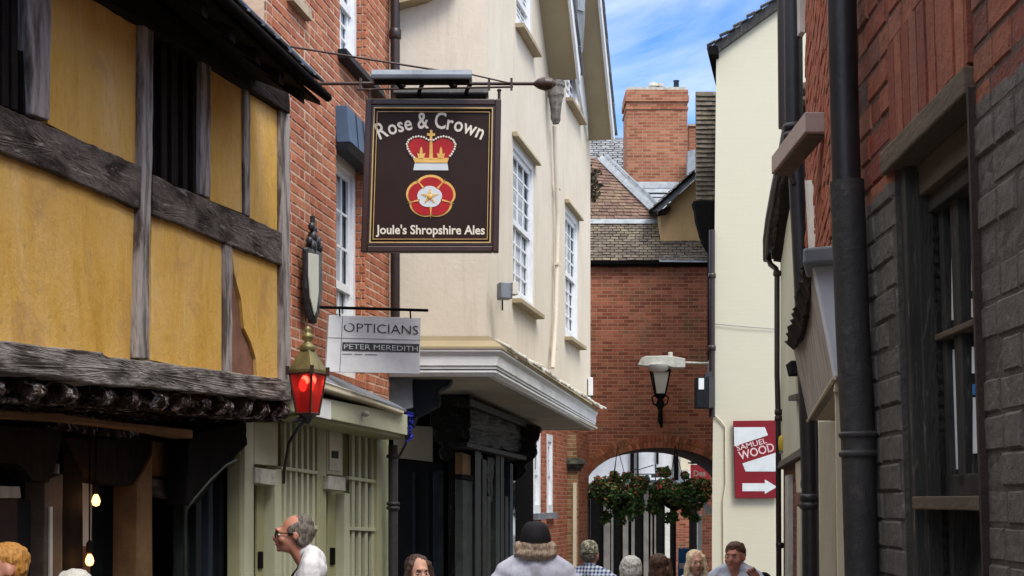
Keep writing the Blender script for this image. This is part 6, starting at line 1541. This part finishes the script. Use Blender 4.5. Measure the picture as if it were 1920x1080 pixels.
    # eyes, brows, lips
    for sd in (-1, 1):
        ey = MB(); ey.ell(hd((sd*.031, -.0875, 1.628)), (.014, .01, .008), 12, 8, rot=ht); eo = ey.obj('eye', EYE, None); eo.parent = root
        ey = MB(); ey.ell(hd((sd*.031, -.0955, 1.628)), (.0065, .004, .0065), 10, 6, rot=ht); io = ey.obj('iris', IRI, None); io.parent = eo
    li_ = MB(); li_.ell(hd((0, -.1075, 1.571)), (.023, .006, .008), 12, 8, rot=ht); li_.obj('lips', LIP, None).parent = root
    if hair:
        for sd in (-1, 1): bw_ = MB(); bw_.cap2(hd((sd*.016, -.105, 1.648)), hd((sd*.046, -.09, 1.65)), .004, .003, 6); bw_.obj('eyebrow', hair, None).parent = root
        h = MB()
        def hh(c_, r): h.ell(hd(c_), r, 20, 14, rot=ht)
        if style == 'balding':
            hh((0, .062, 1.645), (.084, .068, .078)); hh((0, .055, 1.69), (.068, .066, .066))
            for sd in (-1, 1): hh((sd*.066, .02, 1.655), (.02, .06, .045)); hh((sd*.06, .05, 1.6), (.024, .045, .05))
        elif style == 'short':
            hh((0, .035, 1.682), (.084, .1, .078)); hh((0, .06, 1.64), (.08, .065, .08)); hh((0, -.045, 1.722), (.055, .035, .022))
        elif style == 'cropped':
            hh((0, .03, 1.683), (.085, .1, .078)); hh((0, .055, 1.64), (.081, .066, .078)); hh((0, -.03, 1.715), (.06, .04, .03))
        elif style == 'bob':
            hh((0, .03, 1.672), (.1, .115, .088)); hh((0, .06, 1.62), (.1, .08, .1))
            for sd in (-1, 1): hh((sd*.078, .02, 1.62), (.03, .055, .08))
        elif style == 'long':
            hh((0, .05, 1.682), (.09, .1, .083)); hh((0, .075, 1.58), (.092, .055, .14)); hh((0, .085, 1.47), (.1, .045, .1))
            for sd in (-1, 1):
                h.cap2(hd((sd*.066, -.02, 1.69)), hd((sd*.09, .0, 1.58)), .028, .034); h.cap2(hd((sd*.09, .0, 1.58)), hd((sd*.1, -.01, 1.44)), .034, .028)
        elif style == 'flare':
            hh((0, .05, 1.61), (.098, .08, .05)); hh((0, .06, 1.568), (.124, .072, .042))
            for sd in (-1, 1): hh((sd*.095, .03, 1.595), (.028, .055, .045))
        meshobj(fuse(h, .008, 2, 'hair'), 'hair', [hair], root, .018, .025)
    if extra: extra(root, hd, ht)
    return root
def cap_hat(mat, back=False, bandz=1.66, hz=.11, name='cap', bandmat=None):
    def f(root, hd, ht):
        h = MB(); c0 = Vector(hd((0, .022, bandz))); prof = []; nu = 24
        vs = []; fs = []
        for j in range(9):
            ph = math.pi/2*j/8; r = math.cos(ph)**.6 if j < 8 else .02; z = math.sin(ph)*hz
            for i in range(nu):
                a = 2*math.pi*i/nu; v = ht@Vector((.089*r*math.cos(a), .108*r*math.sin(a), z)); vs.append(c0+v)
        for j in range(8):
            for i in range(nu): fs.append([j*nu+i, j*nu+(i+1) % nu, (j+1)*nu+(i+1) % nu, (j+1)*nu+i])
        h.add(vs, fs, True); h.ell(c0+Vector((0, 0, hz)), (.008, .008, .005), 8, 6)
        co_ = h.obj(name, mat, None); co_.parent = root
        sd = 1 if back else -1; b = MB(); vs = []; n_ = 14
        for i in range(n_+1):
            a = math.pi*i/n_; x = .078*math.cos(a); y0 = sd*.1*math.sin(a)*.93; y1 = sd*(.1*math.sin(a)+.075*math.sin(a)**.7)
            z = -.012*abs(math.sin(a)) 
            vs += [c0+ht@Vector((x, y0, .004)), c0+ht@Vector((x*1.02, y1, z-.006)), c0+ht@Vector((x*1.02, y1, z-.011)), c0+ht@Vector((x, y0, -.003))]
        fs = []
        for i in range(n_):
            for k in range(4): fs.append([4*i+k, 4*i+(k+1) % 4, 4*i+4+(k+1) % 4, 4*i+4+k])
        if not back: b.add(vs, fs, True); b.obj('peak', mat, None).parent = co_
        b = MB(); vs = []
        for z, g__ in ((0, 1.01), (.022, 1.015)):
            for i in range(nu): a = 2*math.pi*i/nu; vs.append(c0+ht@Vector((.089*g__*math.cos(a), .108*g__*math.sin(a), z)))
        b.add(vs, [[i, (i+1) % nu, nu+(i+1) % nu, nu+i] for i in range(nu)], True); b.obj('band', bandmat or mat, None).parent = co_
    return f
sk_red = skinmat('ruddy_skin', (.52, .25, .175), .4); sk_pale = skinmat('pale_skin', (.52, .3, .22), .3); sk_tan = skinmat('tanned_skin', (.48, .24, .16))
h_grey = hairmat('grey_hair', (.04, .032, .026), (.22, .19, .16)); h_white = hairmat('white_hair', (.45, .44, .4), (.75, .74, .68)); h_dark = hairmat('dark_brown_hair', (.02, .01, .008), (.08, .04, .028))
h_brown = hairmat('brown_hair', (.035, .015, .01), (.13, .06, .035)); h_blond = hairmat('blonde_hair', (.62, .46, .26), (.95, .82, .56)); h_ging = hairmat('ginger_hair', (.3, .12, .02), (.6, .3, .07)); h_sandy = hairmat('sandy_grey_hair', (.26, .18, .12), (.5, .4, .3))
whiteT = clothmat('white_cotton', (.68, .68, .7), (.58, .58, .62)); paleblue = clothmat('pale_lilac_white_cotton', (.6, .61, .72), (.52, .54, .66)); check = clothmat('blue_white_check', (.03, .06, .17), (.6, .66, .75), .035)
whiteTop = clothmat('cream_white_top', (.66, .64, .6)); darkTop = clothmat('dark_top', (.03, .03, .04)); bluewhiteS = clothmat('white_blue_shirt', (.56, .6, .7), (.45, .5, .62)); pinkT = clothmat('orange_top', (.35, .12, .05))
def glasses(root, hd, ht):
    g_ = MB()
    for sd in (-1, 1):
        g_.tube([hd((sd*.055, -.098, 1.64)), hd((sd*.083, -.02, 1.636)), hd((sd*.085, .02, 1.628))], .004, 6)
        ring = [hd((sd*.032+.024*math.cos(a), -.111+.004*abs(math.cos(a)), 1.628+.017*math.sin(a))) for a in [k*math.pi/8 for k in range(17)]]; g_.tube(ring, .003, 6)
    g_.tube([hd((-.01, -.113, 1.632)), hd((.01, -.113, 1.632))], .003, 6)
    g_.obj('glasses', M['black'], None).parent = root
    st = MB(); st.tube([(-.055, .05, 1.475), (-.06, -.02, 1.47), (-.075, -.09, 1.38), (-.06, -.135, 1.22), (0, -.16, 1.05)], .009, 8); st.tube([(.055, .05, 1.475), (.065, -.02, 1.475), (.085, -.09, 1.38), (.06, -.135, 1.22), (0, -.16, 1.05)], .009, 8)
    st.tube([(-.055, .05, 1.475), (0, .085, 1.49), (.055, .05, 1.475)], .009, 8)
    st.obj('neck_strap', M['black'], None).parent = root
person(2, 1020, 6.6, -.9, 'person at the far left edge with ginger hair and reddish face', sk_red, pinkT, h_ging, 'short')
person(143, 1069, 7.0, math.pi, 'person seen only as the white crown of a head below the pub windows', sk_pale, darkTop, h_white, 'bob', female=True)
person(577, 965, 9.5, -math.pi/2+.12, 'man in profile with glasses, balding grey hair and white shirt with black neck strap', sk_red, whiteT, h_grey, 'balding', extra=glasses, width=1.25, shrug=.055, fwd=.085, arms={'L': [(-.19, .01, 1.395), (-.27, -.02, 1.13), (-.2, -.2, 1.0)], 'R': [(.19, .01, 1.395), (.27, -.02, 1.13), (.2, -.2, 1.0)]})
person(785, 1043, 9.5, .35, 'woman with long dark hair and pale parting before the dark shopfront', sk_pale, darkTop, h_dark, 'long', female=True)
person(1004, 979, 8.7, math.pi, 'broad man from behind in black cap, sandy shoulder hair and pale lilac shirt', sk_tan, paleblue, h_sandy, 'flare', width=1.1, extra=cap_hat(mk('black_cap_cloth', (.012, .011, .014), None, .8, bump=.3), True, 1.638, .118), shrug=.1, fwd=.0)
camo = mk('camouflage_cap_cloth', (.36, .36, .28), (.1, .1, .06), .85, nscale=18, contrast=(.48, .52), bump=.2)
person(1106, 1017, 13, math.pi-.35, 'man from behind in blue and white checked shirt and camouflage cap', sk_red, check, h_grey, 'cropped', extra=cap_hat(camo, False, 1.655, .118), width=1.12)
def collar(root, hd, ht):
    b = MB(); vs = [Vector((.075*math.cos(a), .02+.07*math.sin(a), 1.485+.01*math.sin(a))) for a in [k*math.pi/10 for k in range(21)]]; b.tube(vs, .014, 8, cap=False); b.obj('dark_collar', M['black'], None).parent = root
person(1182, 1043, 12, math.pi+.1, 'person from behind with fluffy white hair, dark collar and white top', sk_pale, whiteTop, h_white, 'bob', female=True, extra=collar)
person(1239, 1040, 12.2, math.pi-.5, 'woman from behind with brown hair between white haired and blonde walkers', sk_pale, darkTop, h_brown, 'long', female=True)
person(1305, 1033, 13, .1, 'smiling blonde woman facing the camera in a white top', sk_pale, whiteTop, h_blond, 'long', female=True)
def backpack(root, hd, ht):
    b = MB(); b.ell((.23, .12, 1.33), (.1, .1, .17), 18, 12); bo_ = b.obj('backpack', M['black'], None); bo_.parent = root
    b = MB(); b.tube([(.12, .08, 1.49), (.15, -.03, 1.485), (.16, -.1, 1.42), (.16, -.12, 1.32), (.17, -.1, 1.2)], .016, 8); b.obj('strap', M['black'], None).parent = bo_
person(1378, 1017, 11.6, -.25, 'ruddy cropped haired man in pale shirt with a hand raised to his bag strap', sk_red, bluewhiteS, hairmat('short_reddish_brown_hair', (.06, .025, .018), (.16, .075, .05)), 'cropped', extra=backpack, headturn=-.2, arms={'R': [(.19, .0, 1.42), (.33, -.06, 1.22), (.2, -.16, 1.44)], 'grip': 1}, width=1.12, shrug=.09)
# ================================================================== GROUND, SKY, LIGHT
m = MB()
ys = [-60, -10, 0, 6, 20, 60, 120]
for i in range(len(ys)-1):
    a, b = ys[i], ys[i+1]; za, zb = ground_z(a), ground_z(b) if b < 60 else ground_z(60)
    if a >= 60: za = ground_z(60)
    m.add([(-80, a, za), (80, a, za), (80, b, zb), (-80, b, zb)], [[0, 1, 2, 3]])
tp = NT('stone_paving'); bk_ = tp.n('TexBrick'); bk_.inputs['Scale'].default_value = 1; bk_.inputs['Brick Width'].default_value = .6; bk_.inputs['Row Height'].default_value = .4; bk_.inputs['Mortar Size'].default_value = .008
bk_.inputs['Color1'].default_value = (.13, .12, .11, 1); bk_.inputs['Color2'].default_value = (.2, .185, .165, 1); bk_.inputs['Mortar'].default_value = (.05, .045, .04, 1); tp.l(tp.tc.outputs['Object'], bk_.inputs['Vector'])
tp.base(tp.mix(tp.ramp(tp.noise(tp.tc.outputs['Object'], 3, 6), [(.4, 0), (.7, .5)]), bk_.outputs['Color'], (.09, .08, .075))); tp.set(.8); tp.bump(tp.noise(tp.tc.outputs['Object'], 30, 5), .4, .01)
tag(m.obj('street', tp.m), None, None, None, 'structure')
# unseen block added behind the viewer to darken the lane and its reflections
ob = thing('added_end_block', 'unseen block added behind the viewpoint to enclose the light in the lane', 'building', (0, -14, 0))
m = MB(); m.box((0, -15, 3.6), (16, 1, 7.2)); m.obj('wall', M['tilered'], ob)
w_ = bpy.data.worlds.new('World'); SC.world = w_; w_.use_nodes = True; nt = w_.node_tree; nt.nodes.clear()
out = nt.nodes.new('ShaderNodeOutputWorld'); bg = nt.nodes.new('ShaderNodeBackground'); nt.links.new(bg.outputs[0], out.inputs[0])
sky = nt.nodes.new('ShaderNodeTexSky'); sky.sky_type = 'NISHITA'; sky.sun_disc = False
SEL, SRO = math.radians(54), math.radians(152)
sky.sun_elevation = SEL; sky.sun_rotation = SRO; sky.air_density = 1.0; sky.dust_density = .4; sky.ozone_density = 2.0
tc = nt.nodes.new('ShaderNodeTexCoord'); mp = nt.nodes.new('ShaderNodeMapping'); mp.inputs['Scale'].default_value = (1.0, 1.0, 2.4); mp.inputs['Location'].default_value = (3.1, .4, .2)
nt.links.new(tc.outputs['Generated'], mp.inputs[0])
ns = nt.nodes.new('ShaderNodeTexNoise'); ns.inputs['Scale'].default_value = 3.4; ns.inputs['Detail'].default_value = 8; ns.inputs['Roughness'].default_value = .55; ns.inputs['Distortion'].default_value = .4; nt.links.new(mp.outputs[0], ns.inputs[0])
rp_ = nt.nodes.new('ShaderNodeValToRGB'); rp_.color_ramp.elements[0].position = .36; rp_.color_ramp.elements[1].position = .62; nt.links.new(ns.outputs[0], rp_.inputs[0])
hs = nt.nodes.new('ShaderNodeHueSaturation'); hs.inputs['Saturation'].default_value = 1.25; hs.inputs['Value'].default_value = 1.0; nt.links.new(sky.outputs[0], hs.inputs['Color'])
mx = nt.nodes.new('ShaderNodeMix'); mx.data_type = 'RGBA'; sx_ = nt.nodes.new('ShaderNodeSeparateXYZ'); nt.links.new(tc.outputs['Generated'], sx_.inputs[0])
mr = nt.nodes.new('ShaderNodeMapRange'); mr.inputs['From Min'].default_value = .42; mr.inputs['From Max'].default_value = .7; mr.inputs['To Max'].default_value = .85; nt.links.new(sx_.outputs['Z'], mr.inputs['Value'])
mxx = nt.nodes.new('ShaderNodeMath'); mxx.operation = 'MAXIMUM'; nt.links.new(rp_.outputs[0], mxx.inputs[0]); nt.links.new(mr.outputs[0], mxx.inputs[1]); nt.links.new(mxx.outputs[0], mx.inputs[0]); tn = nt.nodes.new('ShaderNodeMix'); tn.data_type = 'RGBA'; tn.blend_type = 'MULTIPLY'; tn.inputs[0].default_value = 1; nt.links.new(hs.outputs[0], tn.inputs[6]); tn.inputs[7].default_value = (.42, .56, .8, 1); nt.links.new(tn.outputs[2], mx.inputs[6]); mr2 = nt.nodes.new('ShaderNodeMapRange'); mr2.inputs['From Min'].default_value = .34; mr2.inputs['From Max'].default_value = .6; nt.links.new(sx_.outputs['Z'], mr2.inputs['Value'])
cm = nt.nodes.new('ShaderNodeMix'); cm.data_type = 'RGBA'; cm.inputs[6].default_value = (4.3, 4.35, 4.45, 1); cm.inputs[7].default_value = (8.2, 8.0, 7.7, 1); nt.links.new(mr2.outputs[0], cm.inputs[0]); nt.links.new(cm.outputs[2], mx.inputs[7])
nt.links.new(mx.outputs[2], bg.inputs[0]); bg.inputs[1].default_value = .15
su = bpy.data.lights.new('sun', 'SUN'); su.energy = 1.4; su.angle = math.radians(24); su.color = (1, .95, .87)
so_ = bpy.data.objects.new('sun', su); COL.objects.link(so_)
dirv = Vector((math.sin(SRO)*math.cos(SEL), math.cos(SRO)*math.cos(SEL), math.sin(SEL)))
so_.rotation_euler = dirv.to_track_quat('Z', 'Y').to_euler()
SC.view_settings.view_transform = 'Standard'; SC.view_settings.look = 'None'; SC.view_settings.gamma = 1; SC.view_settings.exposure = 1.13
SC.view_settings.use_curve_mapping = False
SC.cycles.max_bounces = 6; SC.cycles.diffuse_bounces = 4
